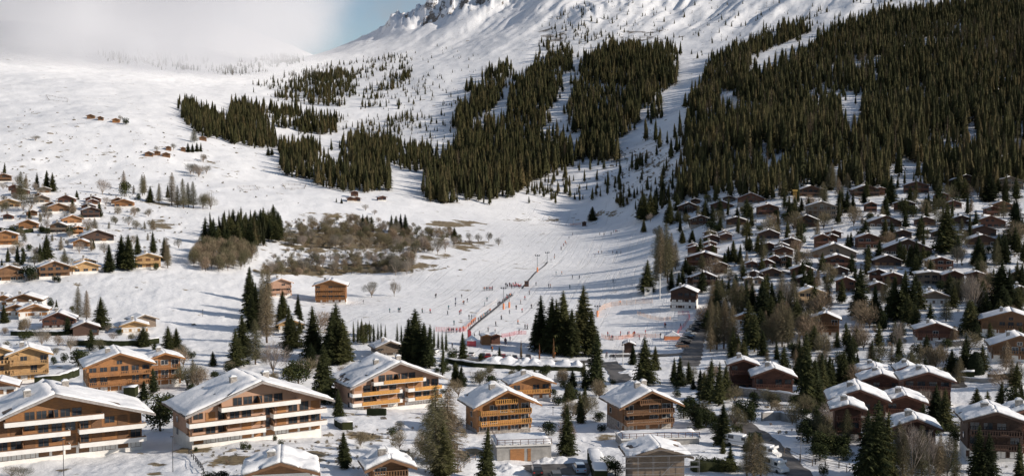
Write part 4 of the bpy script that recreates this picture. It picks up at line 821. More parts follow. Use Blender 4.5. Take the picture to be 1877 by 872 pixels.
# scaffolded barn at bottom edge
sc_root = place(Z4, 690, 700, 345, 935, 'building under scaffolding with flat snow roof at the bottom edge', None, 5, wood_k='grey', lod=0, d=10, floors=2, style='barn', chim=0, base_h=.5, balc=[], pitch=17)
def scaffold(parent, w, h, mat=None, y=-2.3):
    s = MB(); n = max(3, int(w/2.2))
    for i in range(n+1):
        x = -w/2 + i*w/n; s.tube((x, y, -1), (x, y, h), .03, n=4); s.tube((x, y+1.0, -1), (x, y+1.0, h), .03, n=4)
    for k in range(int(h/2)+1):
        z = k*2.0+.1; s.box(-w/2, w/2, y+.1, y+.9, z-.03, z+.02); s.tube((-w/2, y, z+1), (w/2, y, z+1), .035, n=4)
    s.tube((-w*.2, y, 0), (w*.15, y, h*.8), .05, n=4)
    return s.build('scaffold', M_METAL, parent)
scaffold(sc_root, 13.0, 6.0)
# --- left cluster
place(Z1, 615, 228, 330, 448, 'left half of the twin-gabled orange chalet with long balconies', 'twin-gabled orange chalets', 25, wood_k='orange', base_m=M_WHITE, floors=3, d=13, pitch=20, lod=0)
place(Z1, 845, 228, 185, 418, 'right half of the twin-gabled orange chalet', 'twin-gabled orange chalets', 25, wood_k='orange', base_m=M_WHITE, floors=3, d=13, chim=1, lod=0)
place(Z1, 150, 198, 215, 392, 'tan chalet with two balconies behind the left apartment block', 'twin-gabled orange chalets', 25, wood_k='gold', base_m=M_WHITE, floors=3, d=13, lod=0)
place(Z1, 5, 200, 170, 400, 'tan chalet cut off by the left edge', 'twin-gabled orange chalets', 25, wood_k='gold', base_m=M_WHITE, floors=3, d=13, lod=1)
place(Z1, 0, 395, 190, 470, 'snow roofed chalet low at the left edge', None, 18, wood_k='brown', floors=1, d=10)
place(Z1, 300, 26, 175, 118, 'red brown cottage with white base left of the field', None, 14, wood_k='red', floors=2, d=9, rise=2.3)
place(Z1, 190, 8, 130, 62, 'tan cottage behind the long hedge at the left', None, 14, wood_k='orange', floors=1)
place(Z1, 85, 10, 150, 60, 'low brown cottage next to the hedge at the left edge', None, 14, wood_k='brown', floors=1)
place(Z1, 440, 90, 140, 152, 'small dark timber hut with white roof beside the hedge', None, 22, wood_k='dark', floors=1, style='barn', chim=0, d=7, balc=[])
place(Z1, 690, 85, 145, 146, 'small yellow wood cottage behind the round hedge', None, 18, wood_k='gold', floors=1, d=6)
place(Z1, 740, 50, 120, 112, 'weathered grey barn on the edge of the snowfield', None, 35, wood_k='grey', floors=1, style='barn', chim=0, balc=[], d=10, lod=1)
place(Z3, 320, 180, 165, 258, 'grey timber chalet with clean snow roof behind the golden balcony block', None, 20, wood_k='grey', floors=2, d=11, lod=1)
place(M2, 855, 505, 185, 632, 'tall balcony chalet standing alone on the snowfield', None, 5, wood_k='orange', floors=4, d=11, over_=1.2, lod=1, base_m=M_WHITE)
place(M2, 600, 498, 120, 600, 'pink rendered chalet half hidden by conifers', None, 25, wood_k='rose', floors=3, d=10, lod=1)
place(M2, 650, 708, 140, 775, 'low yellow cottage tucked between tall spruces', None, 10, wood_k='gold', floors=1, d=8, lod=1)
# left slope (M1)
LS = [(20,103,80,150,'brown','at the top left edge'),(75,163,75,200,'red','second row, left edge'),(100,183,95,222,'red','reddish pair, lower one'),(225,170,75,212,'grey','below three dark spruces'),(215,213,85,262,'grey','behind leafless larches'),(45,238,115,285,'gold','yellow, near the left edge'),
 (40,308,62,348,'red','beside the left bushes'),(145,338,105,398,'orange','orange, alone among hedges'),(265,257,80,292,'brown','upper one of a stacked pair'),(300,268,110,308,'brown','lower one of a stacked pair'),(340,213,95,262,'red','with white gable trim'),(475,218,85,262,'red','upper one of the dark row'),
 (475,242,62,272,'red','small, in the dark row'),(452,260,82,300,'dark','just above the tall one'),(467,273,92,338,'dark','tall with pale base'),(605,228,80,268,'brown','rear one beside the lone bush'),(635,234,105,282,'orange','broad orange, beside the lone bush'),(370,318,100,368,'orange','boxy, with flat snow roof'),
 (300,350,100,412,'grey','grey fronted'),(400,370,62,422,'orange','narrow and tall'),(500,405,160,462,'dark','long, with white roof'),(415,436,95,490,'orange','small golden, below the long one'),(30,393,125,480,'orange','big, at left edge, upper balcony'),(280,548,150,640,'brown','wide, above the snowfield'),
 (440,535,110,600,'gold','rear golden, above the snowfield'),(440,550,130,618,'gold','front golden, above the snowfield'),(368,578,60,620,'gold','small annex between two chalets'),(760,508,135,594,'gold','cream based, alone by spruces'),(50,570,140,662,'brown','at left edge, above the snowy lane'),(20,722,110,790,'orange','at left edge, by the hedge row'),
 (125,718,195,800,'brown','broad, by the hedge row'),(175,795,150,845,'orange','small front one, by the hedge row'),(85,790,120,832,'brown','low, by the hedge row'),(165,300,60,330,'brown','half hidden on the slope'),(200,205,60,240,'brown','between the leafless larches')]
for (cx, tp, w_, b_, wk, lb) in LS:
    place(M1, cx, tp, w_, b_, f'{ {"gold":"golden","orange":"orange","brown":"brown","red":"red brown","grey":"grey","dark":"dark brown"}[wk]} timber chalet on the left slope, {lb}', 'chalets on the left slope', rnd.choice((10, 16, 20, 28)), wood_k=wk)
# huts on snow
place(M2, 978, 52, 50, 92, 'topmost red hut of the stacked red hut group', 'red mountain huts', 8, wood_k='red', floors=1, chim=0, d=6)
place(M2, 958, 84, 48, 112, 'left red hut of the stacked red hut group', 'red mountain huts', 8, wood_k='red', floors=1, chim=0, d=6)
place(M2, 990, 82, 48, 114, 'right red hut of the stacked red hut group', 'red mountain huts', 8, wood_k='red', floors=1, chim=0, d=6)
place(M2, 1120, 79, 50, 108, 'lone red hut with snow patched roof right of the red group', 'red mountain huts', 20, wood_k='red', floors=1, chim=0, d=7)
for cx, tp, w_, b_, lb in [(483,608,48,634,'largest hut of the high pair'),(535,622,36,642,'small hut beside the high pair'),(617,628,45,655,'golden hut beside a dark bush on the high snowfield'),(1080,725,46,750,'hut below the bare larch'),(793,806,52,834,'left hut of the lower group'),(837,804,40,828,'middle hut of the lower group'),(885,809,48,838,'right hut of the lower group'),(897,785,36,803,'upper hut of the lower group'),(975,796,34,808,'low hut beside the small spruces')]:
    place(T1, cx, tp, w_, b_, 'old timber hay hut, ' + lb, 'hay huts on the upper snowfield', 10, wood_k='brown' if 'golden' not in lb else 'orange', floors=1, chim=0, d=6, style='barn', balc=[])
place(M4, 497, 138, 22, 158, 'tiny dark lift hut at the top of the piste', None, 0, wood_k='dark', floors=1, chim=0, d=3, style='barn', balc=[], over_=.4)
# --- ski school huts
for cx, tp, w_, b_, wk, lb in [(733,378,82,446,'orange','orange front ski school cabin'),(818,358,95,440,'red','red ski school cabin with dark roof beside the orange cabin')]:
    place(M7, cx, tp, w_, b_, lb, 'ski school cabins', 10, wood_k=wk, floors=1, chim=0, d=4, style='barn', balc=[], over_=.4, snow=.07)
place(M4, 735, 770, 75, 832, 'small black shed below the practice slope', None, -5, wood_k='dark', floors=1, chim=0, d=5, style='barn', balc=[])
place(M4, 468, 692, 85, 790, 'dark chalet hidden inside the spruce clump', None, 25, wood_k='dark', floors=2, chim=0, d=8)
# --- right village
def vil(z, rows, grp, rot, place_s):
    for n, row in enumerate(rows):
        cx, tp, w_, b_, wk, lb = row[:6]; k = row[6] if len(row) > 6 else {}
        look = {"gold":"golden","orange":"orange brown","brown":"brown","red":"red brown","grey":"grey","dark":"dark","new":"new pale","rose":"rose"}[wk]
        place(z, cx, tp, w_, b_, f'{look} timber chalet {place_s}, {lb}', grp, rot + rnd.uniform(-6, 6), wood_k=wk, **k)
G1 = 'chalets of the right village beside the piste'
vil(M5, [(980,146,158,214,'dark','widest at the forest edge'),(650,186,158,252,'red','snow roofed, second at the forest edge'),(530,204,78,246,'brown','small, behind the pair at the forest edge'),(487,231,132,288,'red','left at the forest edge'),
 (746,247,132,318,'red','pale base, on the open slope'),(345,226,66,256,'dark','small, behind the left one'),(307,239,126,302,'dark','leftmost under the forest'),(570,318,125,376,'dark','row of attic lights'),(375,311,125,372,'dark','above the hedge'),
 (957,308,148,382,'dark','three attic windows, below the crane')], G1, -8, 'in the upper rows')
vil(M5, [(425,404,80,440,'red','first of four, rear left'),(437,417,102,472,'red','second of four, front left'),(507,396,80,440,'red','third of four, rear right'),(516,408,80,462,'red','fourth of four, front right'),(335,466,84,510,'red','rear left of the lower four'),
 (345,481,104,532,'red','front left of the lower four'),(428,457,86,500,'red','rear right of the lower four'),(431,473,90,532,'red','front right of the lower four'),(395,519,215,598,'red','large, below the clustered ones'),(484,567,96,640,'dark','narrow, right of the large one'),
 (395,620,162,704,'dark','wide, left of the large spruces'),(335,640,92,700,'dark','narrow neighbour of the wide one')], G1, -6, 'in the clustered rows')
vil(M5, [(657,562,82,612,'red','left of three peaks'),(737,552,96,612,'red','middle of three peaks'),(666,616,102,672,'dark','lower left of three peaks'),(767,599,124,662,'dark','lower right of three peaks'),(640,671,60,702,'grey','low white roof, left'),(690,673,60,702,'grey','low white roof, right'),
 (751,387,132,452,'dark','beside a tall larch'),(872,434,112,502,'dark','behind the stacked roofs'),(748,459,84,520,'brown','topmost of the stacked roofs, left'),(818,459,90,522,'brown','topmost of the stacked roofs, right'),(815,477,70,540,'brown','second of the stacked roofs'),(832,492,120,542,'brown','third of the stacked roofs'),(782,530,80,592,'brown','lowest of the stacked roofs, left'),(846,533,82,602,'brown','lowest of the stacked roofs, right'),
 (935,581,140,656,'brown','lit gable above the new chalet'),(960,656,125,702,'dark','just behind the new chalet'),(985,704,165,812,'new','unfinished with long scaffold decks',{'style':'wood','lod':1})], G1, -8, 'in the middle rows')
vil(M6, [(20,412,95,500,'red','left of the twin roofs'),(85,394,100,445,'red','behind the twin roofs'),(75,414,75,480,'red','right of the twin roofs'),(88,468,250,560,'grey','very wide with white storey band',{'base_m': M_WHITE}),(105,530,200,608,'brown','wide, under the white banded one'),(117,605,112,652,'brown','small, above the tall spruces'),(150,648,118,742,'red','tall narrow, above the spruces')], G1, -10, 'near the centre right')
G2 = 'chalets of the upper right village'
vil(M6, [(20,163,50,206,'dark','small at the forest edge, beside a larch'),(265,141,160,212,'dark','wide pair, left one'),(343,155,62,208,'red','wide pair, right annex'),(540,123,142,196,'red','under the forest, third'),(815,86,186,162,'dark','highest, with white window trim'),(1055,97,152,178,'grey','highest at the right edge'),
 (680,186,92,250,'red','tucked between spruces'),(290,236,82,298,'red','small, below the wide pair'),(475,226,124,292,'red','alone on snow'),(748,242,96,278,'brown','low, white roof'),(1012,230,124,300,'orange','beside an orange larch'),(960,259,96,322,'brown','in front of the orange larch')], G2, -10, 'in the top row')
vil(M6, [(370,318,192,388,'dark','broad, behind a spruce',{'base_m': M_WHITE}),(590,332,126,378,'dark','between two spruces'),(790,310,120,372,'dark','peaked, beside brown shrubs'),(945,325,192,388,'brown','long roof, right'),(905,379,168,438,'brown','long roof, middle of three'),(905,422,168,488,'dark','long roof, lowest of three'),
 (690,388,132,442,'dark','behind a tall dark spruce'),(466,405,114,446,'brown','small warm one'),(275,408,140,502,'red','with snowy terrace'),(490,442,278,542,'dark','largest with double balcony',{'base_m': M_WHITE}),(1130,376,50,405,'dark','at the right edge')], G2, -10, 'in the second tier')
vil(M6, [(382,531,166,602,'dark','left, above the spruces'),(673,538,158,622,'red','with gold lit gable'),(620,628,180,700,'grey','long, low roofed',{'pitch': 9}),(746,613,132,714,'red','tall plain gable beside birches'),(866,617,108,712,'red','behind the white birches'),(636,724,198,812,'grey','with white garage level',{'base_m': M_WHITE}),(330,605,112,682,'red','left of the two spruces'),
 (410,624,122,702,'red','middle of the two spruces'),(330,682,118,742,'brown','front, beside the spruces'),(1104,610,92,690,'dark','right edge, beside a spruce'),(1110,698,100,792,'grey','right edge, lit end'),(960,650,82,702,'grey','low, behind a spruce'),(55,850,122,945,'brown','with three balconies by the bend')], G2, -10, 'in the third tier')
G3 = 'chalets of the lower right village'
vil(Z6, [(600,80,216,190,'red','on the long terrace'),(1030,142,290,288,'brown','with white base by the trimmed yew'),(985,20,300,155,'brown','cut by the right edge, wide roof')], G3, -14, 'on the upper lane')
place(Z5, 228, 262, 175, 440, 'left gable of the large dark twin chalet', G3, -6, wood_k='red', d=11, lod=0, base_m=M_STONE, base_h=.8)
place(Z5, 385, 305, 240, 475, 'right gable of the large dark twin chalet with long balcony', G3, -6, wood_k='red', d=12, lod=0, base_m=M_STONE, base_h=.8)
for cx, tp, w_, b_, lb in [(290,298,200,400,'rear left roof of the four roof block'),(320,335,230,480,'front left roof of the four roof block'),(455,295,130,400,'rear middle roof of the four roof block'),(555,325,280,520,'large right roof of the four roof block'),(205,412,320,620,'rear roof of the staggered block at the lower right'),(150,487,190,700,'front gable with balconies of the staggered block'),
     (440,442,235,600,'middle roof of the staggered block, solar panel below'),(495,560,260,760,'long low roof at the end of the staggered block'),(900,522,330,800,'broad dark chalet with striped balcony at the lower right corner'),(1060,505,240,780,'chalet cut off by the lower right corner')]:
    place(Z6, cx, tp, w_, b_, 'snow covered ' + lb if 'roof' in lb else lb, G3, -10, wood_k='red' if 'dark' not in lb else 'dark', lod=0, d=12 if w_ > 200 else 9, snow=.5)
# stone based inn beside the piste and scaffolded building above
place(M4, 1025, 472, 155, 605, 'two tier roofed inn with white stone base beside the piste', G1, -14, wood_k='dark', base_m=M_WHITE, base_h=4.2, lod=1, floors=3, d=11, balc=[2])
place(M5, 1040, 233, 175, 342, 'grey building wrapped in scaffolding below the forest', G1, -10, wood_k='grey', lod=2, floors=3, d=10)
scr = bpy.context.scene.objects
last = [o for o in scr if o.get('label', '').startswith('grey building wrapped')][0]; scaffold(last, 19, 9, y=-2.6)
for cx, tp, w_, b_, wk, lb in [(250,62,150,105,'orange','orange chalet glimpsed through the roadside larches'),(650,28,160,160,'brown','balcony chalet with thick snow roof right of the larches')]:
    place(Z5, cx, tp, w_, b_, lb, G1, -14, wood_k=wk, lod=1)
# ------------------------------------------------------------------ roads, parking, walls
def strip(name, pts_px, width, mat, off=.12, n=None, kind='structure', z=None):
    pw = [hit(*(zp(z, *q) if z else q)) for q in pts_px]; P_ = []
    for a, b in zip(pw[:-1], pw[1:]):
        m = max(2, int((b-a).length/1.2))
        P_ += [a.lerp(b, i/m) for i in range(m)]
    P_.append(pw[-1]); mb = MB(); m = max(4, int(width/.8)); N_ = len(P_)
    S = [sum((P_[max(0, min(N_-1, i+j))] for j in range(-4, 5)), Vector())/9 for i in range(N_)]
    for i in range(N_):
        t = (S[min(N_-1, i+1)] - S[max(0, i-1)]); t.z = 0; t.normalize(); nrm = Vector((-t.y, t.x, 0))
        wob = 1 + .08*math.sin(i*.9)
        zc = max(float(H(S[i].x+nrm.x*k*width/2, S[i].y+nrm.y*k*width/2)) for k in (-1, -.5, 0, .5, 1))
        for k in range(m+1):
            q = S[i] + nrm*(k/m-.5)*width*wob; mb.v.append((q.x, q.y, max(float(H(q.x, q.y)), zc-.25)+off))
    for i in range(N_-1):
        for k in range(m): a = i*(m+1)+k; mb.f.append((a, a+1, a+m+2, a+m+1))
    o = mb.build(name, mat); o['kind'] = kind; return o
M_ROAD = plain('wet_asphalt', (0.10, 0.092, 0.085), 0.6, 0.45, 0.35)
strip('road', [(1290,585),(1282,600),(1273,628),(1268,655),(1262,672)], 6.5, M_ROAD)
strip('road', [(1110,652),(1180,652),(1262,648)], 5, M_ROAD)
strip('road', [(1112,662),(1130,678),(1142,702)], 6, M_ROAD)
strip('road', [(1330,760),(1365,782),(1402,807),(1434,839),(1466,871),(1490,900)], 5.0, M_ROAD)
strip('road', [(955,866),(1030,858),(1100,862)], 9, M_ROAD, .14)
strip('parking', [(832,657),(900,661),(980,664),(1060,663),(1110,662)], 5.5, M_ROAD)
strip('road', [(1755,668),(1745,690),(1755,712)], 5, M_ROAD)
strip('lane', [(1300,470),(1400,490),(1480,510)], 3.0, M_ROAD)
def wallstrip(name, pts_px, h, th, mat, label, cat, z=None, group=None, snowcap=False, wob=.0, mat2=None):
    pw = [hit(*(zp(z, *q) if z else q)) for q in pts_px]; mb = MB(); cap = MB(); P_ = []
    for a, b in zip(pw[:-1], pw[1:]):
        m = max(1, int((b-a).length/1.0)); P_ += [a.lerp(b, i/m) for i in range(m)]
    P_.append(pw[-1]); r = random.Random(int(pts_px[0][0])); N_ = len(P_); vs = []; cv = []
    for i, q in enumerate(P_):
        t = P_[min(N_-1, i+1)] - P_[max(0, i-1)]; t.z = 0; t.normalize(); nn = Vector((-t.y, t.x, 0)); g = float(H(q.x, q.y))
        a = th/2*(1+r.uniform(-wob, wob)); hh = h*(1+r.uniform(-wob, wob)*.5)
        for s, zz in ((-1, -.8), (-1, hh), (1, hh), (1, -.8)): vs.append((q.x+nn.x*a*s, q.y+nn.y*a*s, g+zz))
        c_ = .28+r.uniform(-.08, .1)
        for s, zz in ((-1.05, hh+.01), (-.75, hh+c_), (.75, hh+c_), (1.05, hh+.01)): cv.append((q.x+nn.x*a*s, q.y+nn.y*a*s, g+zz))
    def fs(n): return [(i*4+k, i*4+(k+1) % 4, (i+1)*4+(k+1) % 4, (i+1)*4+k) for i in range(n-1) for k in range(4)] + [(0, 3, 2, 1), ((n-1)*4, (n-1)*4+1, (n-1)*4+2, (n-1)*4+3)]
    mb.add(vs, fs(N_)); o = mb.build(name, mat); tag(o, label, cat, group)
    if snowcap: cap.add(cv, fs(N_)); cap.build('snow_cap', M_SNOW, o, smooth=True)
    return o
def leafy(o, dens=9, s=.16):
    """roughen a hedge with leaf tufts over its faces"""
    me = o.data; r = random.Random(5); mb = MB()
    for p in me.polygons:
        vs = [me.vertices[i].co for i in p.vertices]
        if len(vs) != 4: continue
        n = min(60, int(p.area*dens)+1)
        for _ in range(n):
            a, b = r.random(), r.random(); q = vs[0].lerp(vs[1], a).lerp(vs[3].lerp(vs[2], a), b); nn = p.normal
            u = Vector((r.uniform(-1, 1), r.uniform(-1, 1), r.uniform(-1, 1))).normalized()*s
            mb.add([q-u*.6, q+u*.6, q+nn*s*1.6+u.cross(nn)*.8], [(0, 1, 2)])
    mb.build('leaves', M_BOX, o)
for i, (z, pts_, h, th, lb, cap) in enumerate([
  (Z1, [(345,205),(480,200),(620,205),(700,205),(810,190)], 2.2, 2.0, 'long dark green hedge curving in front of the small hut', True),
  (Z1, [(60,150),(150,152),(330,150),(370,140)], 1.8, 2.0, 'clipped hedge in front of the red brown cottage', True),
  (Z1, [(640,465),(700,462)], 3.0, 3.0, 'square hedge block with snow cap before the twin-gabled chalet', True),
  (Z1, [(180,400),(260,392),(330,380),(390,355)], 2.4, 2.5, 'dark hedge with snow on top below the tan chalet', True),
  (Z3, [(60,610),(105,635)], 1.9, 2.8, 'clipped hedge beside the white balcony block', True),
  (Z3, [(205,560),(300,560)], 1.8, 2.0, 'clipped hedge under the golden balcony block', False),
  (M7, [(380,600),(500,618),(640,640),(860,652)], 1.7, 1.6, 'long low hedge under the car park', True),
  (M7, [(860,652),(1100,664),(1350,670),(1600,680)], 1.6, 1.4, 'long low hedge under the snow heaps', True),
  (Z6, [(720,365),(800,362)], 1.8, 2.4, 'low hedge at the foot of the trimmed yew', True),
  (Z6, [(875,378),(950,372),(1040,376)], 1.8, 2.0, 'snow capped hedge right of the trimmed yew', True),
  (M6, [(740,760),(820,765),(900,770)], 3.0, 4.0, 'tall dark hedge beside the white garage chalet', False),
  (M1, [(0,400),(90,412),(170,405)], 2.2, 3.0, 'hedge below the orange chalet on the left slope', False),
  (Z4, [(355,790),(380,850),(395,905)], 2.6, 3.0, 'dark hedge with thick snow beside the car park', True),
  (Z4, [(860,845),(960,842),(1080,842)], 2.0, 2.4, 'dark hedge at the bottom beside the scaffolded building', False),
  (M6, [(560,420),(640,410)], 2.0, 3.0, 'dark hedge between two upper chalets', False)]):
    o = wallstrip('hedge', pts_, h*.8, th*.8, M_BOX, lb, 'hedge', z, 'garden hedges', cap, .12); leafy(o, 9 if i < 6 else 5)
wallstrip('retaining_wall', [(345,600),(500,640),(660,660)][:0] or [(325,590),(420,585),(500,600)], 1.8, .6, M_CONC, 'dark retaining wall below the garden of the twin chalet', 'wall', Z5, None, True)
wallstrip('retaining_wall', [(210,460),(340,475),(480,495),(560,500)], 2.2, .6, M_STONE, 'stone terrace wall under the dark twin chalet', 'wall', Z5, None, True)
wallstrip('retaining_wall', [(600,300),(660,305),(745,310)][:0] or [(600,205),(680,208),(750,205)], 1.6, .6, M_STONE, 'stone wall along the upper right lane', 'wall', Z6, None, True)
wallstrip('retaining_wall', [(690,385),(800,390),(900,392)], 1.0, .5, M_CONC, 'low wall below the trimmed yew', 'wall', Z6, None, True)
# trimmed yew
def lathe(prof, n=14, jit=0, seed=0):
    r = random.Random(seed); mb = MB(); vs = []; m = len(prof)
    for (rr, z) in prof:
        for i in range(n): a = i*2*math.pi/n; q = rr*(1+r.uniform(-jit, jit)); vs.append((math.cos(a)*q, math.sin(a)*q, z+r.uniform(-jit, jit)*.3))
    return mb.add(vs, [(j*n+i, j*n+(i+1) % n, (j+1)*n+(i+1) % n, (j+1)*n+i) for j in range(m-1) for i in range(n)] + [tuple(range(n))[::-1], tuple(range((m-1)*n, m*n))])
p = hit(*zp(Z6, 806, 348)); o = lathe([(2.1,-.3),(2.3,1),(2.2,2.6),(1.8,4.2),(1.1,5.4),(.3,6.1)], 16, .06).build('clipped_yew', M_BOX); o.location = p; tag(o, 'large dark yew clipped to a rounded cone in a snowy garden', 'shrub'); leafy(o, 30, .14)
# snow heaps along the car park
def mound(rr, h, seed):
    n = 26; mb = MB(); q = np.linspace(-1, 1, n+1); A, B = np.meshgrid(q, q); d = np.sqrt(A*A+B*B)*(1+.35*fbm(A*1.6+seed*3, B*1.6, seed, 2)); zz = h*np.clip(1-d, 0, 1)**.85*(1+.45*fbm(A*3+seed, B*3, seed+5, 3)) + .22*fbm(A*7+seed, B*7, seed+9, 3)*(d < 1) - .45 - .8*(d >= 1)
    mb.v = [(A[j, i]*rr, B[j, i]*rr, zz[j, i]) for j in range(n+1) for i in range(n+1)]; mb.f = [(j*(n+1)+i, j*(n+1)+i+1, (j+1)*(n+1)+i+1, (j+1)*(n+1)+i) for j in range(n) for i in range(n)]
    return mb.build('snow_heap', M_SNOW, smooth=True)
for i, (x, y, rr) in enumerate([(800,602,5.0),(930,615,6.0),(1085,625,4.5),(1160,628,5.0),(1255,630,6.0),(1430,640,6.2),(1540,655,5.0)]):
    p = hit(*zp(M7, x, y)); o = mound(rr*1.25, 2.7, i); o.location = p; tag(o, f'pile of cleared snow behind the low hedge, {ordn(i+1, 7)}', 'snow heap', 'snow heaps along the car park')
for i, (z, x, y, rr, lb) in enumerate([(Z4,190,795,3.4,'long snow pile in the bottom car park'),(Z4,110,798,2.6,'small snow pile in the bottom car park'),(Z6,1000,410,3.5,'snow mound beside the lane right of the yew'),(Z3,570,330,3,'snow mound behind the golden balcony block'),(Z4,540,345,3.4,'snow mound at the road bend'),(Z3,930,835,3,'snow mound in front of the concrete garage')]):
    p = hit(*zp(z, x, y)); o = mound(rr*1.2, 1.3, i+30); o.location = p; tag(o, lb, 'snow heap')
# ------------------------------------------------------------------ vehicles
def paint(n, c): return plain('paint_'+n, c, .3, .04, 1)
PAINT = {'white': (.75,.74,.72), 'black': (.02,.02,.022), 'silver': (.42,.43,.44), 'red': (.35,.03,.03), 'blue': (.12,.2,.32), 'grey': (.12,.12,.13), 'brown': (.16,.10,.07), 'lightblue': (.45,.55,.65)}
M_LAMP = plain('lamp_glass', (.8, .8, .75), .2, .02, 1); M_TAIL = plain('tail_lamp', (.45, .03, .02), .3, .05, 1); M_TYRE = plain('tyre', (.025, .025, .025), .9, .1, 2)
def car(loc, rz, colr, label, group, suv=False, snow=False):
    L, W, h = (4.5, 1.85, 1.62) if suv else (4.3, 1.78, 1.45); root = thing('parked_car', label, 'car', loc, rz, group); m = paint(colr, PAINT[colr])
    hl = L/2; bh = h*.60
    prof = [(-hl+.06, .28), (hl-.1, .28), (hl, .5), (hl-.06, .72), (hl-1.15, bh+.05), (hl-1.2, bh+.06), (-hl+.5 if not suv else -hl+.2, bh+.06), (-hl+.05, bh-.02), (-hl, .55)]
    b = MB().prism(prof, -W/2, W/2); bo = b.build('body', m, root)
    gx0, gx1 = (-hl+.28 if suv else -hl+.65), hl-1.15
    vs = [(gx0, -W/2+.06, bh+.063), (gx1, -W/2+.06, bh+.063), (gx1, W/2-.06, bh+.063), (gx0, W/2-.06, bh+.063), (gx0+.35, -W/2+.22, h-.06), (gx1-.75, -W/2+.22, h-.06), (gx1-.75, W/2-.22, h-.06), (gx0+.35, W/2-.22, h-.06)]
    MB().add(vs, [(0,3,2,1),(4,5,6,7),(0,1,5,4),(1,2,6,5),(2,3,7,6),(3,0,4,7)]).build('windows', M_GLASS, root)
    MB().box(gx0+.3, gx1-.7, -W/2+.19, W/2-.19, h-.058, h).build('roof', M_SNOW if snow else m, root)
    for sx in (-1, 1):
        for sy in (-1, 1):
            x = sx*(hl-.82); MB().tube((x, sy*(W/2-.2), .33), (x, sy*(W/2+.01), .33), .33, n=12).build('wheel', M_TYRE, root)
    for sy in (-1, 1):
        MB().box(hl-.1, hl+.012, sy*(W/2-.32)-.2, sy*(W/2-.32)+.2, .56, .7).build('headlight', M_LAMP, root)
        MB().box(-hl-.012, -hl+.05, sy*(W/2-.26)-.14, sy*(W/2-.26)+.14, .62, .82).build('tail_light', M_TAIL, root)
    return root
for i, (x, y, c_, sn, rz) in enumerate([(268,520,'white',1,70),(470,535,'silver',0,75),(602,545,'white',0,80),(700,562,'black',0,85),(750,560,'red',0,85),(808,568,'silver',0,88),(885,570,'red',0,90),(932,572,'silver',0,90),(985,575,'black',0,92),(1105,570,'grey',0,90)]):
    p = hit(*zp(M7, x, y)); car(p + Vector((0, 0, .1)), R(rz), c_, f'{c_} car in the parking row below the ski school, {ordn(i+1, 10)}', 'cars in the parking row below the ski school', suv=i % 3 == 0, snow=bool(sn))
for i in range(12):
    t = i/11; x = 815 + 95*t**1.0; y = 215 - 128*t**.85; p = hit(*zp(Z4, x-4, y)); c_ = ['brown','black','grey','black','blue','silver','black','black','grey','black','white','black'][i]
    car(p + Vector((0, 0, .1)), R(12), c_, f'{c_} car parked beside the practice slope road, ' + (f'number {ONES[i+1]} from the front' if i else 'nearest to the viewer'), 'cars parked along the practice slope road', suv=i % 2 == 0)
for x, y, c_, rz, lb in [(66,862,'black',95,'black car nearest the corner of the bottom car park'),(284,850,'lightblue',97,'pale blue car in the bottom car park'),(165,895,'grey',95,'grey car at the bottom edge')]:
    p = hit(*zp(Z4, x, y)); car(p + Vector((0, 0, .15)), R(rz), c_, lb, None, suv=True)
for z, x, y, c_, rz, lb in [(Z5,475,905,'grey',-50,'dark car on the lower road'),(Z4,940,600,'black',0,'x')][:0]: pass
def camper(loc, rz, label, L=6.2):
    root = thing('camper_van', label, 'camper van', loc, rz, 'white vans by the lower road'); W, h = 2.0, 2.5; hl = L/2; m = paint('white', PAINT['white'])
    prof = [(-hl, .45), (hl, .45), (hl, 1.05), (hl-.75, 1.35), (hl-1.2, 2.0), (hl-.6, 2.25), (hl-.7, 2.75), (hl-1.3, h), (-hl+.25, h), (-hl, h-.25)]
    prof = [(x, z_*.86) for x, z_ in prof]; bo = MB().prism(prof, -W/2, W/2).build('body', m, root); pass
    MB().box(-hl-.012, -hl+.02, -.55, .55, 1.35, 1.95).build('window', M_GLASS, root)
    MB().box(-hl+.3, hl-.4, -W/2-.012, -W/2+.02, .95, 1.08).build('stripe', M_METAL, root)
    MB().box(-hl+.3, hl-1.5, -W/2+.12, W/2-.12, h*.86+.003, h*.86+.2).build('snow', M_SNOW, root)
    for s in (-1, 1):
        MB().box(hl-1.75, hl-.95, s*(W/2+.012)-.012, s*(W/2+.012)+.012, 1.4, 1.95).build('window', M_GLASS, root)
        MB().box(-hl+1.0, -hl+2.2, s*(W/2+.012)-.012, s*(W/2+.012)+.012, 1.5, 2.2).build('window', M_GLASS, root)
        for x in (-hl+1.3, hl-1.1): MB().tube((x, s*(W/2-.25), .36), (x, s*(W/2+.01), .36), .36, n=12).build('wheel', M_TYRE, root)
        MB().box(hl-.04, hl+.014, s*.75-.18, s*.75+.18, .75, .95).build('headlight', M_LAMP, root)
    return root
for x, y, rz, lb, L in [(205,718,-35,'white camper van parked on the snow beside the spruce',5.6),(360,778,-40,'white van partly behind the brown larch',4.4),(395,848,-60,'boxy white motorhome lowest beside the road',5.0)]:
    p = hit(*zp(Z5, x, y)); camper(p + Vector((0, 0, .1)), R(rz), lb, L)
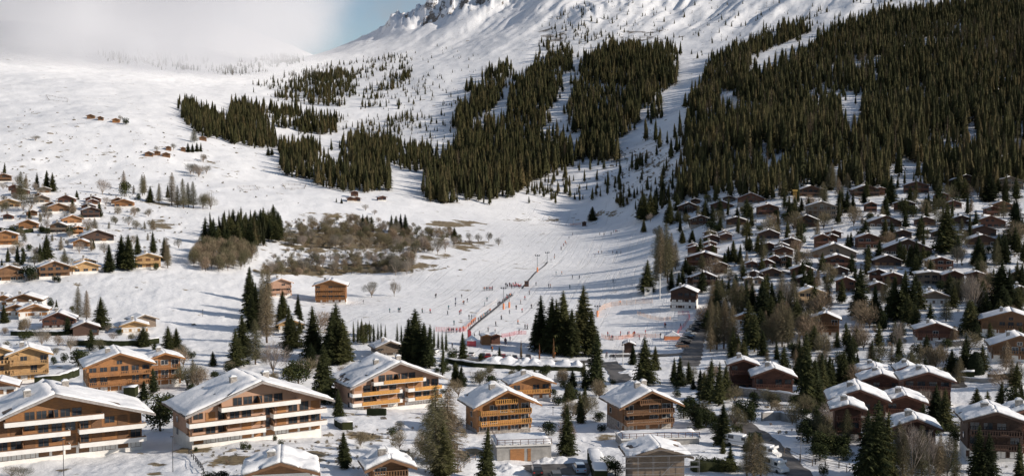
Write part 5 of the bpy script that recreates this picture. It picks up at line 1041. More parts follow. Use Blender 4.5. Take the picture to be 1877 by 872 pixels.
# ------------------------------------------------------------------ piste furniture
ORANGE = plain('orange_net', (.75, .27, .12), .8, .1, 1); PINK = plain('red_net', (.52, .09, .10), .8, .1, 1); BEIGE = plain('net_pale', (.80, .50, .32), .8, .1, 1)
def net(z, pts_, h, mat, label, wv=False):
    pw = [hit(*zp(z, *q)) for q in pts_]; P_ = []
    for a, b in zip(pw[:-1], pw[1:]):
        m = max(1, int((b-a).length/1.6)); P_ += [a.lerp(b, i/m) for i in range(m)]
    P_.append(pw[-1]); root = thing('safety_net', label, 'safety net', P_[0], 0, 'safety nets of the ski area'); mb = MB(); ps = MB(); o = P_[0]; vs = []
    for q in P_:
        g = float(H(q.x, q.y)); b = Vector((q.x, q.y, g)) - o; vs += [(b.x, b.y, b.z+.12), (b.x, b.y, b.z+h)]
    for a, b in zip(range(len(P_)-1), range(1, len(P_))):
        A0, A1, B0, B1 = [Vector(vs[k]) for k in (2*a, 2*a+1, 2*b, 2*b+1)]
        for s in range(5):     # open mesh: horizontal bands and slanted strands
            t = s/4; u = A0.lerp(A1, t); v = B0.lerp(B1, t); mb.add([u-Vector((0,0,.028)), v-Vector((0,0,.028)), v+Vector((0,0,.028)), u+Vector((0,0,.028))], [(0,1,2,3)])
        for s in range(4): u = A0.lerp(B0, (s+.5)/4); v = A1.lerp(B1, (s+.5)/4); e = (B0-A0)/4*.09; mb.add([u-e, u+e, v+e, v-e], [(0,1,2,3)])
    mb.build('netting', mat, root)
    for k in range(0, len(P_), 2): b = Vector(vs[2*k]); (MB() if len(P_) < 20 else ps).tube(b-Vector((0,0,.4)), b+Vector((0,0,h+.2)), .04, n=5).build('post', mat, root) if len(P_) < 20 else ps.tube(b-Vector((0,0,.4)), b+Vector((0,0,h+.2)), .04, n=5)
    if ps.v: ps.build('posts', mat, root)
    return root
net(M4, [(567,645),(580,612),(605,596),(640,586),(700,578),(770,572),(860,568)], 1.9, BEIGE, 'orange net curving across the practice slope')
net(M4, [(780,628),(850,650),(920,662),(960,655)], 1.3, BEIGE, 'faint orange net on the snow below the inn')
net(M4, [(990,745),(1010,715),(1035,690),(1060,650),(1050,630),(995,630)], 1.5, PINK, 'red net beside the row of parked cars')
net(M4, [(590,750),(620,762),(680,762),(760,748),(900,750)], 1.3, ORANGE, 'orange net at the foot of the practice slope')
net(M7, [(285,325),(400,325),(500,328),(560,322)], 1.6, PINK, 'red fence left of the magic carpet entrance')
net(M7, [(540,318),(600,262),(640,222)], 1.2, ORANGE, 'orange fence along the magic carpet')
net(M7, [(870,378),(940,368),(1000,352),(1090,350)], 1.3, PINK, 'red net right of the ski school cabins')
net(M7, [(640,205),(700,140),(780,95),(830,60)], 1.3, plain('white_net', (.7,.66,.64), .8, .1, 1), 'pale fence left of the magic carpet')
net(M4, [(100,480),(160,480)], 1.0, PINK, 'pinkish fence by the upper carpet station')
net(M4, [(420,155),(440,155),(480,150)], 1.6, ORANGE, 'orange fence at the top lift hut')
# magic carpets
def carpet(z, pts_, w_, label):
    pw = [hit(*zp(z, *q)) for q in pts_]; mb = MB(); rl = MB(); P_ = []
    for a, b in zip(pw[:-1], pw[1:]):
        m = max(1, int((b-a).length/2)); P_ += [a.lerp(b, i/m) for i in range(m)]
    P_.append(pw[-1]); root = thing('magic_carpet', label, 'conveyor lift', P_[0]); o = P_[0]
    t = (P_[-1]-P_[0]); t.z = 0; t.normalize(); n = Vector((-t.y, t.x, 0))
    R_ = [(Vector((q.x, q.y, float(H(q.x, q.y)))) - o) for q in P_]
    def ribbon(off, wd, z0, z1):
        m_ = MB(); vs = []
        for q in R_:
            c0 = q + n*off; vs += [c0-n*wd/2+Vector((0,0,z0)), c0-n*wd/2+Vector((0,0,z1)), c0+n*wd/2+Vector((0,0,z1)), c0+n*wd/2+Vector((0,0,z0))]
        return m_.add(vs, [(i*4+k, i*4+(k+1) % 4, (i+1)*4+(k+1) % 4, (i+1)*4+k) for i in range(len(R_)-1) for k in range(4)])
    ribbon(0, w_, -.3, .08).build('belt', plain('belt', (.06,.055,.055), .8, .2, 1), root); ribbon(-w_*.75, .12, -.3, .3).build('side_rail', M_METAL, root); return root
carpet(M7, [(575,318),(640,258),(720,195),(800,130),(880,60),(965,0)], .9, 'dark moving carpet lift climbing from the ski school')
carpet(M4, [(165,490),(215,430),(270,380),(300,350)], .7, 'upper moving carpet lift continuing the line of the lower one')
# floodlight / lift pylons
def pylon(z, x, yb, yt, label, orange=True):
    p = hit(*zp(z, x, yb)); h = (yb-yt)/z[0]*p.y/F; root = thing('lift_pylon', label, 'pylon', p, 0, 'pylons beside the carpet lift')
    MB().tube((0,0,-.3), (0,0,h), .16, .12, 8).build('pole', M_METAL, root)
    MB().box(-1.2, 1.2, -.12, .12, h-.15, h+.05).build('crossarm', M_METAL, root)
    for s in (-1, 0, 1): MB().box(s*1.0-.28, s*1.0+.28, -.3, .1, h+.05, h+.5).build('floodlight', M_DARK, root)
    if orange: lathe([(.42,.0),(.42,2.4),(.2,2.5)], 8).build('crash_pad', ORANGE, root)
pylon(M4, 247, 402, 315, 'pylon with orange pad left of the carpet lift line'); pylon(M4, 300, 352, 300, 'pylon without pad nearer the lift top', False)
pylon(M4, 67, 600, 488, 'pylon with orange pad beside the lower carpet'); pylon(M4, 97, 592, 525, 'short pylon beside the lower carpet', True); pylon(M4, 567, 640, 585, 'pylon at the end of the curved orange net')
pylon(M4, 438, 150, 115, 'small pylon near the top lift hut', False)
def pole(z, x, yb, yt, mat, label, nm='lamp_post', cat='lamp post', r_=.07, flag=False):
    p = hit(*zp(z, x, min(yb, 960))); h = (yb-yt)/z[0]*p.y/F; root = thing(nm, label, cat, p)
    MB().tube((0,0,-.5), (0,0,h), r_, r_*.7, 8).build('pole', mat, root)
    if nm == 'lamp_post': MB().box(-.28, .28, -.16, .16, h-.02, h+.14).build('lamp_head', M_DARK, root)
    else: lathe([(r_*1.5, h), (r_*1.6, h+.12), (r_*.4, h+.22)], 8).build('finial', mat, root)
pole(Z1, 327, 880, 680, M_DARK, 'thin dark post before the left apartment block'); pole(Z1, 886, 850, 665, M_DARK, 'thin dark post between the two apartment blocks')
pole(M4, 900, 545, 415, M_WHITE, 'tall white mast beside the inn', 'flag_pole', 'mast', .22); pole(Z4, 508, 310, 195, M_WHITE, 'white mast beside the black shed', 'flag_pole', 'mast', .12)
pole(Z5, 524, 800, 650, M_METAL, 'slim post beside the lower road'); pole(Z4, 290, 430, 395, M_DARK, 'short lamp beside the honey wood chalet')
pole(Z4, 178, 870, 830, M_METAL, 'short post in the bottom car park')
pole(Z4, 150, 560, 520, M_DARK, 'short dark bollard lamp right of the honey wood chalet'); pole(Z6, 1040, 350, 300, M_METAL, 'slim post near the right edge')
pole(M2, 200, 700, 665, M_DARK, 'thin post alone on the left snowfield')
# advertising column / inflatable, white box sign
p = hit(*zp(M7, 603, 450)); root = thing('ticket_tent', 'small pink tent with pointed white roof at the ski school', 'tent', p)
MB().box(-1.5,1.5,-1.5,1.5,-.2,1.9).build('tent_wall', PINK, root); lathe([(2.3,1.9),(1.2,2.8),(.1,3.6)], 8).build('tent_roof', M_SNOW, root)
p = hit(*zp(M7, 567, 412)); root = thing('banner_column', 'red upright banner beside the pink tent', 'banner', p)
MB().tube((0,0,-.3),(0,0,4.2),.06,n=6).build('pole', M_METAL, root); MB().prism([(.08,.6),(1.3,.6),(1.3,3.4),(.7,4.1),(.08,4.2)],-.03,.03).build('banner', PINK, root)
p = hit(*zp(M4, 838, 522)); root = thing('lift_cabin', 'small white control cabin at the right edge of the piste', 'cabin', p)
MB().box(-1.7,1.7,-1.2,1.2,-.3,3.0).build('cabin_wall', M_WHITE, root); MB().box(-1.9,1.9,-1.4,1.4,3.003,3.25).build('roof', M_CONC, root); MB().box(-.9,.4,-1.23,-1.203,1.2,2.2).build('window', M_GLASS, root)
p = hit(*zp(M4, 190, 478)); root = thing('lift_cabin', 'red control hut at the top of the lower carpet', 'cabin', p)
MB().box(-1,1,-1,1,-.3,2.3).build('cabin_wall', WOODS['red'], root); MB().box(-1.2,1.2,-1.2,1.2,2.303,2.5).build('roof', M_ROOF, root); MB().box(-.5,.5,-1.03,-1.003,1.1,1.9).build('window', M_GLASS, root)
p = hit(*zp(M4, 965, 758)); root = thing('ticket_tent', 'orange play tent at the foot of the practice slope', 'tent', p)
MB().prism([(-3,-.3),(3,-.3),(2.6,1.2),(0,2.6),(-2.6,1.2)],-1.5,1.5).build('tent_wall', ORANGE, root); MB().prism([(-2.7,1.25),(2.7,1.25),(2.75,1.4),(0,2.9),(-2.75,1.4)],-1.6,1.6).build('snow', M_SNOW, root)
# construction crane
p = hit(*zp(M5, 892, 292)); root = thing('tower_crane', 'yellow lattice tower of a crane beside the scaffolded grey building', 'crane', p); YEL = plain('crane_yellow', (.42,.25,.05), .5, .1, 1); m_ = MB(); hh = 11
for sx in (-1,1):
    for sy in (-1,1): m_.tube((sx*.8,sy*.8,-1),(sx*.8,sy*.8,hh),.09,n=4)
for k in range(8):
    z0, z1 = k*hh/8, (k+1)*hh/8
    for sy in (-1,1): m_.tube((-.8,sy*.8,z0),(.8,sy*.8,z1),.05,n=4); m_.tube((.8,sy*.8,z0),(-.8,sy*.8,z1),.09,n=4); m_.tube((-.8,sy*.8,z0),(.8,sy*.8,z0),.09,n=4)
m_.build('mast', YEL, root); MB().box(-1.2,1.2,-1.2,1.2,hh,hh+1.0).build('top_frame', YEL, root)
# fences
def fence(z, pts_, h, mat, label, step=2.0, rails=2):
    pw = [hit(*zp(z, *q)) for q in pts_]; root = thing('fence', label, 'fence', pw[0], 0); o = pw[0]; ps = MB(); rl = MB()
    for a, b in zip(pw[:-1], pw[1:]):
        m = max(1, int((b-a).length/step)); Q_ = [a.lerp(b, i/m) for i in range(m+1)]; Q_ = [Vector((q.x, q.y, float(H(q.x, q.y)))) - o for q in Q_]
        for q in Q_: (MB().box(q.x-.07, q.x+.07, q.y-.07, q.y+.07, q.z-.4, q.z+h).build('post', mat, root) if step >= 4 or (pw[-1]-pw[0]).length < step*14 else ps.box(q.x-.07, q.x+.07, q.y-.07, q.y+.07, q.z-.4, q.z+h))
        for u, v in zip(Q_[:-1], Q_[1:]):
            for k in range(rails): zz = Vector((0,0,h*(.45+.45*k/max(1, rails-1)))); rl.tube(u+zz, v+zz, .05, n=4)
    if ps.v: ps.build('posts', mat, root)
    rl.build('rails', mat, root)
for z, pts_, h, lb, st in [(T1,[(245,508),(262,535),(360,545),(362,530),(245,508)],1.0,'low snow fence square on the high left snowfield',6),(M2,[(380,35),(470,33),(485,52),(405,56),(380,35)],1.1,'low fence square left of the red huts, left one',5),(M2,[(610,24),(730,24),(720,46),(625,48),(610,24)],1.1,'low fence square above the scrub, right one',5),
   (M7,[(1340,745),(1480,762),(1640,775)],1.2,'dark railing of the small court below the snow heaps',2),(M7,[(1340,775),(1480,792),(1640,806)],1.2,'second dark railing of the small court',2),(M7,[(500,712),(680,715),(820,718)],1.1,'low fence along the snowy court',3),
   (Z5,[(440,758),(520,790),(600,812),(720,830),(800,850)],1.2,'timber fence along the lower road',3),(Z5,[(520,800),(650,828),(760,850)],1.2,'second timber fence along the lower road',3),(Z2,[(130,760),(165,800),(205,860)],1.0,'steps railing left of the white balcony block',2),
   (Z4,[(1060,590),(1110,640),(1174,700)],1.1,'fence along the snowy path right of the chalet',2.5),(Z3,[(650,860),(700,830),(760,790)],1.1,'wire fence beside the front spruce',2.5),(T5,[(120,485),(200,492),(320,492)],1.0,'old wall line below the upper spruces',4)]:
    fence(z, pts_, h, WOODS['grey'] if 'railing' not in lb else M_DARK, lb, st)
# boulders on the snow
M_ROCK = plain('boulder_rock', (.20, .17, .13), .9, .4, 1.2)
k_ = 0
for z, x, y, s in [(Z2,340,745,1.2),(Z2,420,748,.9),(Z2,480,745,.8),(Z2,790,700,1.0),(Z2,840,665,1.3),(Z2,695,730,.8),(Z3,150,660,1.2),(Z3,180,690,1.0),(Z3,460,575,.9),(Z3,400,755,1.6),(Z3,270,680,1.2),(Z3,290,580,1.4),(Z3,370,640,1.0),(M2,155,740,1.3),(Z1,990,98,1.2),(Z3,60,690,1.0),(Z3,230,660,1.2),(M1,700,690,1.6),(M1,725,700,1.2),(M1,830,330,3),(M1,780,380,2),(M4,620,95,2),(M3,765,420,2),(M3,660,468,1.4),(M3,740,490,1.4),(T5,405,412,3),(T5,418,440,3),(T5,500,380,3),(T5,370,560,3),(T5,420,562,2),(T5,470,665,3),(T1,265,712,4),(T1,395,640,4),(T1,305,602,3),(T1,215,803,3),(T1,178,850,3),(T1,610,835,3),(T1,870,708,3),(T1,375,740,3),(T1,250,845,3),(T1,410,675,3),(Z4,200,560,.8),(Z5,350,520,1.2),(Z5,375,690,.9),(Z5,462,735,1.0)]:
    p = hit(*zp(z, x, y)); bm = bmesh.new(); bmesh.ops.create_icosphere(bm, subdivisions=2, radius=1); rr = random.Random(k_)
    for v in bm.verts: v.co *= rr.uniform(.5, 1.2)
    for v in bm.verts: v.co.z *= .55
    me = bpy.data.meshes.new('boulder'); bm.to_mesh(me); bm.free(); me.materials.append(M_ROCK); o = link('boulder', me); s *= .55 if z in (T1, T5, M1) else .8; o.location = p; o.scale = (s*rr.uniform(.8, 1.5), s*rr.uniform(.6, 1), s*.8); o.rotation_euler.z = rr.uniform(0, 3); k_ += 1
    where = 'on the high left snowfield' if z in (T1, T5) else 'on the left slope' if z == M1 else 'beside the piste' if z in (M3, M4) else 'on the slope between the front chalets'
    tag(o, f'grey brown boulder half buried in snow {where}', 'boulder', 'boulders ' + where)
# ------------------------------------------------------------------ people
SKIN = plain('skin', (.55,.36,.27), .6, .05, 1)
CLO = {'black': (.02,.02,.025), 'navy': (.03,.04,.09), 'red': (.42,.03,.03), 'orange': (.62,.16,.03), 'grey': (.2,.2,.21), 'teal': (.03,.16,.18), 'pink': (.55,.12,.16)}
def person_mesh(pose, jacket):
    me = bpy.data.meshes.new('person'); J = {'pelvis': (0,0,.95), 'chest': (0,.02,1.30), 'neck': (0,.02,1.47), 'head': (0,.0,1.62), 'top': (0,.0,1.73)}
    b = .10 if pose == 'ski' else 0.0; st = .16 if pose == 'walk' else .04
    for s, n in ((-1, 'l'), (1, 'r')):
        f = st*s; J['hip'+n] = (s*.10, 0, .90); J['knee'+n] = (s*.12, -b*1.6 + f*.5 - .02, .50); J['ank'+n] = (s*.12, b*.2 + f, .09); J['toe'+n] = (s*.12, b*.2 + f - .16, .04)
        J['sho'+n] = (s*.19, .02, 1.41); J['elb'+n] = (s*.27, -b*.6 + .02 - f*.4, 1.14); J['wri'+n] = (s*.25, -.16 - b*1.2 - f*.4, .98); J['han'+n] = (s*.24, -.24 - b*1.2 - f*.4, .96)
    if pose == 'ski':
        for k_2 in J:
            x, y, z_ = J[k_2]
            if z_ > .88: J[k_2] = (x, y - (z_-.9)*.22, z_-.08)
    names = list(J); E = [('pelvis','chest'),('chest','neck'),('neck','head'),('head','top')]
    for n in 'lr': E += [('pelvis','hip'+n),('hip'+n,'knee'+n),('knee'+n,'ank'+n),('ank'+n,'toe'+n),('chest','sho'+n),('sho'+n,'elb'+n),('elb'+n,'wri'+n),('wri'+n,'han'+n)]
    me.from_pydata([J[k] for k in names], [(names.index(a), names.index(b2)) for a, b2 in E], [])
    ob = bpy.data.objects.new('tmp', me); COL.objects.link(ob); sk = ob.modifiers.new('s', 'SKIN')
    rad = {'pelvis': .15, 'chest': .16, 'neck': .06, 'head': .105, 'top': .085, 'hip': .105, 'knee': .075, 'ank': .07, 'toe': .055, 'sho': .075, 'elb': .06, 'wri': .045, 'han': .05}
    for i, n in enumerate(names):
        rr = rad.get(n, rad.get(n[:-1], .1)); me.skin_vertices[0].data[i].radius = (rr, rr)
    me.skin_vertices[0].data[0].use_root = True
    sb = ob.modifiers.new('u', 'SUBSURF'); sb.levels = 1; sb.render_levels = 1
    dg = bpy.context.evaluated_depsgraph_get(); out = bpy.data.meshes.new_from_object(ob.evaluated_get(dg)); bpy.data.objects.remove(ob)
    out.materials.clear()
    hat = random.Random(jacket).choice(['black','red','grey','navy'])
    for m_ in (plain('cloth_'+jacket, CLO[jacket], .8, .1, 2), plain('cloth_black' if jacket != 'black' else 'cloth_grey', CLO['black' if jacket != 'black' else 'grey'], .8, .1, 2), SKIN, plain('cloth_'+hat, CLO[hat], .8, .1, 2)): out.materials.append(m_)
    for pl in out.polygons:
        c_ = pl.center; pl.use_smooth = True
        pl.material_index = 1 if c_.z < .86 and abs(c_.x) < .2 and c_.z < .9 else 3 if c_.z > 1.60 else 2 if (c_.z > 1.44 and c_.y < 0 and abs(c_.x) < .1) else 0
    return out
PM = {(po, j): person_mesh(po, j) for po in ('stand', 'walk', 'ski') for j in CLO}
SKI = MB()
for s in (-1, 1): SKI.box(s*.13-.04, s*.13+.04, -.85, .75, .0, .025)
SKIM = SKI.mesh('skis', plain('ski', (.1,.1,.12), .4, .2, 2))
def people(z, pts_, place_s, group, poses=('ski','stand'), skis=True, cols=None, scale=1.0):
    L = [(zp(z, *q)) for q in pts_]; L.sort(); r = random.Random(len(L)*7)
    for i, (px, py) in enumerate(L):
        p = hit(px, py)
        if p is None: continue
        j = r.choice(cols or ['black','black','navy','grey','black','red','teal','orange']); po = r.choice(poses)
        o = link('person', PM[(po, j)]); o.location = p + Vector((0,0,.02)); o.rotation_euler.z = r.uniform(0, 6.28); o.scale = (1.1*scale,)*3
        pose_t = {'stand': 'standing', 'walk': 'walking', 'ski': 'skiing bent-kneed'}[po]
        tag(o, f'person in {j} jacket {pose_t} {place_s}, {ordn(i+1, len(L))}', 'person', group)
        if skis: link('skis', SKIM, o)
people(M7, [(165,158),(235,158),(288,22),(388,178),(398,128),(460,100),(515,30),(460,60),(525,85),(535,88),(565,65),(497,175),(508,165),(447,268),(580,215),(602,215),(720,100),(740,55),(433,470)], 'left of the carpet lift', 'skiers left of the carpet lift')
people(M7, [(868,220),(815,278),(1016,262),(1075,42),(1037,82),(1137,118),(998,128),(940,168),(1077,300),(1098,303),(1050,155)], 'right of the carpet lift', 'skiers right of the carpet lift')
people(M7, [(664,240),(682,226),(690,218),(700,210),(710,203),(722,195),(733,187),(745,176),(757,166),(768,158),(835,105),(845,97),(855,92),(880,72),(888,66),(897,60),(905,52),(915,46),(925,38),(935,28),(945,20),(955,12)], 'on the carpet lift', 'skiers queued on the carpet lift', ('stand',), True)
people(M7, [(590,285),(605,262),(620,250),(635,240),(575,300),(530,318)], 'at the carpet entrance', 'people at the carpet entrance', ('stand',), True, ['orange','red','orange'])
people(M7, [(750,330),(672,362),(628,385),(780,502),(788,504),(910,435),(905,425),(898,432),(945,412),(1025,345),(812,345)], 'near the ski school cabins', 'people near the ski school cabins', ('stand','walk'), False)
people(M7, [(425,338),(410,338),(440,336),(395,336),(470,336),(500,335)], 'behind the red fence', 'people behind the red fence', ('stand',), False, ['red','pink','black'])
people(M4, [(555,322),(572,305),(590,305),(602,210),(580,206),(648,305),(670,305),(692,305),(655,192),(665,192),(672,192),(640,205),(348,415),(378,415),(435,438),(470,438),(308,485),(317,485),(420,490),(240,475),(650,458),(688,575)], 'in the middle of the piste', 'skiers in the middle of the piste')
people(M4, [(415,225),(435,208),(387,266),(375,285),(373,280),(320,350),(337,333),(340,320),(400,258),(395,250)], 'on the upper lift track', 'skiers on the upper lift track')
people(M4, [(55,655),(25,690),(145,678),(135,600),(158,572),(180,550),(205,522),(215,595),(180,706),(193,706),(8,495)], 'above the spruce clump', 'skiers above the spruce clump')
people(M4, [(78,480),(88,487),(98,478),(108,484),(118,478),(127,486),(136,480),(145,484),(152,490),(160,484),(110,492),(130,474)], 'by the upper carpet station', 'people crowding the upper carpet station', ('stand',), False, ['red','pink','black','pink'])
people(M4, [(930,700),(926,696),(622,745),(690,742),(727,745),(735,742),(758,745),(765,742),(903,752),(790,762),(630,760),(648,765),(640,765),(822,735)], 'at the foot of the practice slope', 'people at the foot of the practice slope', ('stand','walk'), True, ['navy','black','red','orange','red'])
people(M4, [(612,862),(618,858),(652,868),(662,868),(1010,700)], 'crossing the snow by the road bend', 'walkers by the road bend', ('walk',), False, ['red','black','grey'])
people(M3, [(893,628),(903,626),(915,626),(925,626),(935,626),(945,626),(955,626),(575,675),(270,772),(335,770),(340,765),(328,768),(487,775),(540,776),(95,715),(1050,600),(1070,598)], 'on the flat snow left of the piste', 'people on the flat snow left of the piste', ('stand',), True)
people(M7, [(1330,558),(1340,552),(995,600)], 'beside the road hedge', 'pedestrians beside the road hedge', ('walk',), False)
# ------------------------------------------------------------------ garden trees filling the villages
HA = np.array([(x, y, r_, w_, d_) for x, y, r_, w_, d_ in HOUSES])
def clear(x, y, h, hide=.55):
    dx = x - HA[:, 0]; dy = y - HA[:, 1]; c_, s_ = np.cos(HA[:, 2]), np.sin(HA[:, 2]); lx = dx*c_ + dy*s_; ly = -dx*s_ + dy*c_
    if np.any((np.abs(lx) < HA[:, 3]/2 + 1.2) & (ly > -3.0) & (ly < HA[:, 4] + 1.5)): return False
    if np.any((np.abs(lx) < HA[:, 3]/2*.8) & (ly <= -3.0) & (ly > -min(14, 3+h*1.2))): return rnd.random() > hide
    return True
def fill(poly, n, seed, mix, place_s, group, hr):
    out = []
    for (px, py), p in polypick(poly, n*3, seed, 3.2):
        kd = rnd.choice(mix); h = rnd.uniform(*hr)*(.55 if kd == 'bushy' else 1)
        if NSP[0] + sum(1 for o in out if KINDS[o[1]][2] == 'spruce') >= 300 and KINDS[kd][2] == 'spruce': kd = 'pine'
        if clear(p.x, p.y, h) and (p.y > 250 or p.y*0+px*0 == 0): out.append((p, kd, h))
        if len(out) >= n: break
    for p, kd, h in out:
        lk_ = {'spruce': 'dark green garden spruce', 'larch': 'brown leafless larch', 'pine': 'broad dark garden pine', 'bare tree': 'bare grey garden tree', 'scrub tree': 'brown leafless bush', 'evergreen bush': 'dense green garden bush'}[KINDS[kd][2]]
        tree(kd, p - Vector((0, 0, .3)), h, lk_ + ' ' + place_s, group + ', ' + KINDS[kd][2], 1.5 if kd in ('bushy',) else 1.2)
fill([(1235,360),(1300,345),(1500,345),(1500,460),(1240,460)], 56, 1, ['far','far','pine','pine','pine','larch','bushy','scrub'], 'scattered between chalets under the forest', 'garden trees under the forest', (7, 13))
fill([(1500,340),(1877,345),(1877,450),(1500,450)], 66, 2, ['far','far','pine','pine','pine','larch','bushy','scrub'], 'between chalets of the upper right tiers', 'garden trees of the upper right tiers', (8, 14))
fill([(1220,460),(1500,460),(1500,600),(1300,600),(1240,540)], 58, 3, ['far','pine','pine','bushy','larch','larch','scrub'], 'between chalets right of the piste', 'garden trees right of the piste', (6, 11))
fill([(1500,450),(1877,450),(1877,620),(1500,600)], 82, 4, ['far','far','pine','pine','pine','bushy','larch','scrub'], 'between chalets of the lower right tiers', 'garden trees of the lower right tiers', (7, 12))
fill([(1290,600),(1877,620),(1877,720),(1700,700),(1500,720),(1320,680)], 85, 5, ['far','pine','pine','bushy','larch','scrub'], 'in the gardens at the lower right', 'garden trees at the lower right', (5, 9))
fill([(1230,680),(1340,690),(1500,760),(1540,830),(1440,780),(1300,720)], 26, 6, ['bushy','bushy','scrub'], 'on the bank above the lower road', 'bushes on the bank above the lower road', (4, 6.5))
fill([(1480,740),(1877,760),(1877,872),(1500,872)], 40, 7, ['bushy','bushy','pine','larch','scrub','bare'], 'in the bottom right corner', 'trees in the bottom right corner', (4, 8))
fill([(0,320),(110,350),(260,380),(330,400),(200,500),(0,520)], 60, 8, ['bushy','larch','bare','scrub','scrub','bare'], 'between chalets of the left slope', 'garden trees of the left slope', (4, 7))
fill([(130,620),(420,640),(620,680),(900,690),(880,740),(640,700),(300,700)], 22, 9, ['bushy','scrub','bare'], 'between the front chalets and the field', 'shrubs between the front chalets and the field', (2.5, 5))
fill([(240,650),(430,655),(420,735),(330,725),(240,740)], 16, 21, ['bushy','bushy','scrub','pine'], 'between the twin-gabled chalet and its neighbours', 'plants beside the twin-gabled chalet', (4, 7))
fill([(545,600),(680,610),(640,690),(560,700),(520,660)], 22, 22, ['pine','bushy','scrub','larch'], 'on the bank behind the white balcony block', 'plants behind the white balcony block', (5, 10))
fill([(690,640),(1130,690),(1120,730),(1040,740),(860,700),(800,690)], 26, 23, ['bushy','bushy','scrub','pine'], 'between the car park hedge and the front chalets', 'plants below the car park hedge', (3, 6))
fill([(820,700),(900,690),(850,790),(770,790)], 10, 24, ['bushy','scrub','larch'], 'left of the honey wood chalet', 'plants left of the honey wood chalet', (3, 6))
fill([(990,720),(1100,700),(1120,780),(1110,840),(1010,830)], 18, 25, ['pine','bushy','scrub','bushy'], 'between the two front wooden chalets', 'plants between the two front wooden chalets', (3, 7))
fill([(1230,700),(1340,720),(1400,800),(1340,860),(1260,800)], 18, 26, ['bushy','scrub','pine','bushy'], 'right of the brown front chalet', 'plants right of the brown front chalet', (3, 6))
fill([(560,790),(860,780),(860,880),(760,880),(640,830)], 16, 27, ['bushy','scrub','scrub','bare'], 'on the rocky bank at the bottom', 'plants on the rocky bank at the bottom', (2, 4.5))
fill([(0,600),(130,600),(330,620),(200,650),(0,650)], 24, 28, ['bushy','scrub','bare','pine'], 'round the cottages at the left', 'plants round the left cottages', (3, 7))
fill([(1280,560),(1500,560),(1500,640),(1300,650)], 26, 29, ['larch','larch','pine','scrub'], 'in the belt of trees beside the village road', 'trees in the belt beside the village road', (8, 14))
# low scrub poking through the snow: uncountable
def low_scrub(name, polys, label, seed):
    global fx, fy, fz, fh
    xs = []; r = random.Random(seed)
    for poly, n, h0, h1 in polys:
        for q, p in polypick(poly, n, r.randint(0, 999), .6):
            if clear(p.x, p.y, 1, 0): xs.append((p.x, p.y, p.z+.25, r.uniform(h0, h1)))
    a = np.array(xs); fx, fy, fz, fh = a.T
    scatter(name, np.ones(len(a), bool), [joined(SCRUB[0]), joined(BARE[0]), joined(SCRUB[1])], label, 'low scrub', 1.3, [M_SCRUB, M_BARK])
low_scrub('low_scrub', [([(1230,360),(1877,345),(1877,700),(1500,700),(1290,600)], 420, .6, 2.0), ([(0,300),(300,350),(360,400),(300,470),(0,520)], 260, .5, 1.8), ([(500,405),(640,398),(850,428),(870,448),(760,470),(760,503),(480,508),(480,480),(530,460)], 520, 1.0, 4.2),
    ([(400,800),(640,780),(860,790),(840,872),(330,860)], 170, .3, .9), ([(1120,270),(1260,280),(1240,370),(1120,370)], 220, 1.0, 3.0), ([(0,190),(330,240),(330,300),(500,330),(560,380),(0,300)], 70, .6, 2.2), ([(1330,700),(1560,760),(1877,760),(1877,870),(1500,870)], 120, .4, 1.4)],
    'low twiggy scrub poking through the snow around chalets and slopes', 77)

# ------------------------------------------------------------------ camera, light, sky
cam = bpy.data.cameras.new('camera'); cam.sensor_width = 36; cam.lens = F/1877*36; cam.clip_start = 0.5; cam.clip_end = 30000
co_ = bpy.data.objects.new('camera', cam); COL.objects.link(co_); co_.rotation_euler = (R(90) - PITCH, 0, 0); scene.camera = co_
SUN_AZ, SUN_EL = R(15), R(25)          # azimuth: right of the view and this far behind it
sd = Vector((math.cos(SUN_AZ)*math.cos(SUN_EL), -math.sin(SUN_AZ)*math.cos(SUN_EL), math.sin(SUN_EL)))
sl_ = bpy.data.lights.new('sun', 'SUN'); sl_.energy = 4.8; sl_.angle = R(0.6); sl_.color = (1.0, 0.905, 0.80)
so_ = bpy.data.objects.new('sun', sl_); COL.objects.link(so_); so_.rotation_euler = sd.to_track_quat('Z', 'Y').to_euler(); so_.location = sd*400
w = bpy.data.worlds.new('World'); scene.world = w; w.use_nodes = True; nt = w.node_tree
for n in list(nt.nodes): nt.nodes.remove(n)
sky = nd(nt, 'ShaderNodeTexSky', sky_type='NISHITA'); sky.sun_disc = False; sky.sun_elevation = SUN_EL; sky.sun_rotation = math.atan2(sd.x, sd.y); sky.altitude = 1500; sky.air_density = 1.0; sky.dust_density = 0.6
bg = nd(nt, 'ShaderNodeBackground'); lk(nt, sky.outputs[0], bg.inputs[0]); bg.inputs[1].default_value = 0.10
bc = nd(nt, 'ShaderNodeBackground'); bc.inputs[1].default_value = 0.58
tc = nd(nt, 'ShaderNodeTexCoord'); dv = tc.outputs['Generated']
hole_d = Vector(ray(690, 40)).normalized()
dt = nd(nt, 'ShaderNodeVectorMath', operation='DOT_PRODUCT'); lk(nt, dv, dt.inputs[0]); dt.inputs[1].default_value = hole_d
near = mrange(nt, dt.outputs['Value'], 0.988, 0.9985, 0.0, 1.0)
left_d = Vector((-0.50, 0.82, 0.22)).normalized()
dl = nd(nt, 'ShaderNodeVectorMath', operation='DOT_PRODUCT'); lk(nt, dv, dl.inputs[0]); dl.inputs[1].default_value = left_d
bank = mrange(nt, dl.outputs['Value'], 0.80, 0.93)
n1 = noise(nt, dv, 5.0, 7, 0.58); n2 = noise(nt, dv, 2.0, 4, 0.5)
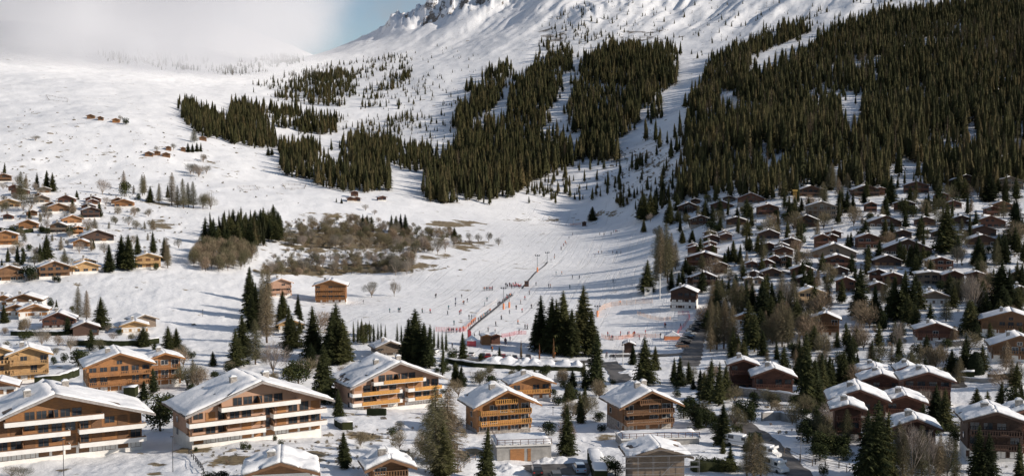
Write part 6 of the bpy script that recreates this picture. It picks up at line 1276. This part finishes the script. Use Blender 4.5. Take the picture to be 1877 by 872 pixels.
fac = mth(nt, 'ADD', mth(nt, 'MULTIPLY', bank, 1.1), mth(nt, 'MULTIPLY_ADD', n1, 3.0, -1.5)); fac = mth(nt, 'SUBTRACT', fac, mth(nt, 'MULTIPLY', near, 0.75)); fac = mrange(nt, fac, 0.0, 0.75)
lk(nt, mixc(nt, mrange(nt, n2, 0.35, 0.65), (0.58, 0.62, 0.70), (0.92, 0.92, 0.94)), bc.inputs[0])
mx = nd(nt, 'ShaderNodeMixShader'); lk(nt, fac, mx.inputs[0]); lk(nt, bg.outputs[0], mx.inputs[1]); lk(nt, bc.outputs[0], mx.inputs[2])
wo = nd(nt, 'ShaderNodeOutputWorld'); lk(nt, mx.outputs[0], wo.inputs[0])

# cloud bank resting on the upper left mountainside: one closed hull, density falls to nothing well inside it
def cloud(name, lumps, dens, label):
    lo = [min(c_[i]-r_[i] for c_, r_ in lumps) - 5 for i in range(3)]; hi = [max(c_[i]+r_[i] for c_, r_ in lumps) + 5 for i in range(3)]
    me = MB().box(lo[0], hi[0], lo[1], hi[1], lo[2], hi[2]).mesh(name, [])
    m = bpy.data.materials.new(name); m.use_nodes = True; nt = m.node_tree
    for n in list(nt.nodes): nt.nodes.remove(n)
    o = nt.nodes.new('ShaderNodeOutputMaterial'); pv = nt.nodes.new('ShaderNodeVolumePrincipled'); lk(nt, pv.outputs[0], o.inputs['Volume'])
    pv.inputs['Color'].default_value = (0.925, 0.93, 0.95, 1); pv.inputs['Anisotropy'].default_value = 0.0
    tc = nd(nt, 'ShaderNodeTexCoord'); tot = None
    for (cx, cy, cz), (ax_, ay_, az_) in lumps:
        s1 = nd(nt, 'ShaderNodeVectorMath', operation='SUBTRACT'); lk(nt, tc.outputs['Object'], s1.inputs[0]); s1.inputs[1].default_value = (cx, cy, cz)
        s2 = nd(nt, 'ShaderNodeVectorMath', operation='DIVIDE'); lk(nt, s1.outputs[0], s2.inputs[0]); s2.inputs[1].default_value = (ax_, ay_, az_)
        l = nd(nt, 'ShaderNodeVectorMath', operation='LENGTH'); lk(nt, s2.outputs[0], l.inputs[0]); f = mrange(nt, l.outputs['Value'], 0.2, 1.0, 1.0, 0.0)
        tot = f if tot is None else mth(nt, 'MAXIMUM', tot, f)
    n = noise(nt, tc.outputs['Object'], 0.0042, 6, 0.62)
    d = mth(nt, 'MULTIPLY', mth(nt, 'MULTIPLY', mrange(nt, mth(nt, 'ADD', tot, mth(nt, 'MULTIPLY_ADD', n, 3.0, -1.55)), 0.1, 1.3), mrange(nt, tot, 0.0, 0.4)), dens)
    lk(nt, d, pv.inputs['Density'])
    me.materials.clear(); me.materials.append(m); ob = link(name, me); tag(ob, label, 'cloud', None, 'stuff'); return ob
cloud('cloud_bank', [((cx, cy*KD, cz), (ax_, ay_*KD, az_)) for (cx, cy, cz), (ax_, ay_, az_) in [((-1000, 1300, 340), (950, 380, 330)), ((-650, 1420, 300), (420, 320, 250)), ((-570, 1560, 300), (430, 280, 190)), ((-1500, 1250, 380), (800, 400, 400)), ((-640, 1330, 190), (500, 260, 140)), ((-800, 1780, 330), (430, 260, 280))]], 0.009, 'soft grey cloud bank resting on the upper left snow slopes')

c = scene.cycles
c.max_bounces = 10; c.diffuse_bounces = 3; c.glossy_bounces = 2; c.transmission_bounces = 2; c.volume_bounces = 5; c.transparent_max_bounces = 4
c.use_denoising = True; c.volume_step_rate = 1.0; c.caustics_reflective = False; c.caustics_refractive = False
scene.view_settings.view_transform = 'Standard'; scene.view_settings.look = 'None'; scene.view_settings.exposure = -0.05; scene.view_settings.gamma = 1
scene.render.resolution_x = 1024; scene.render.resolution_y = 475
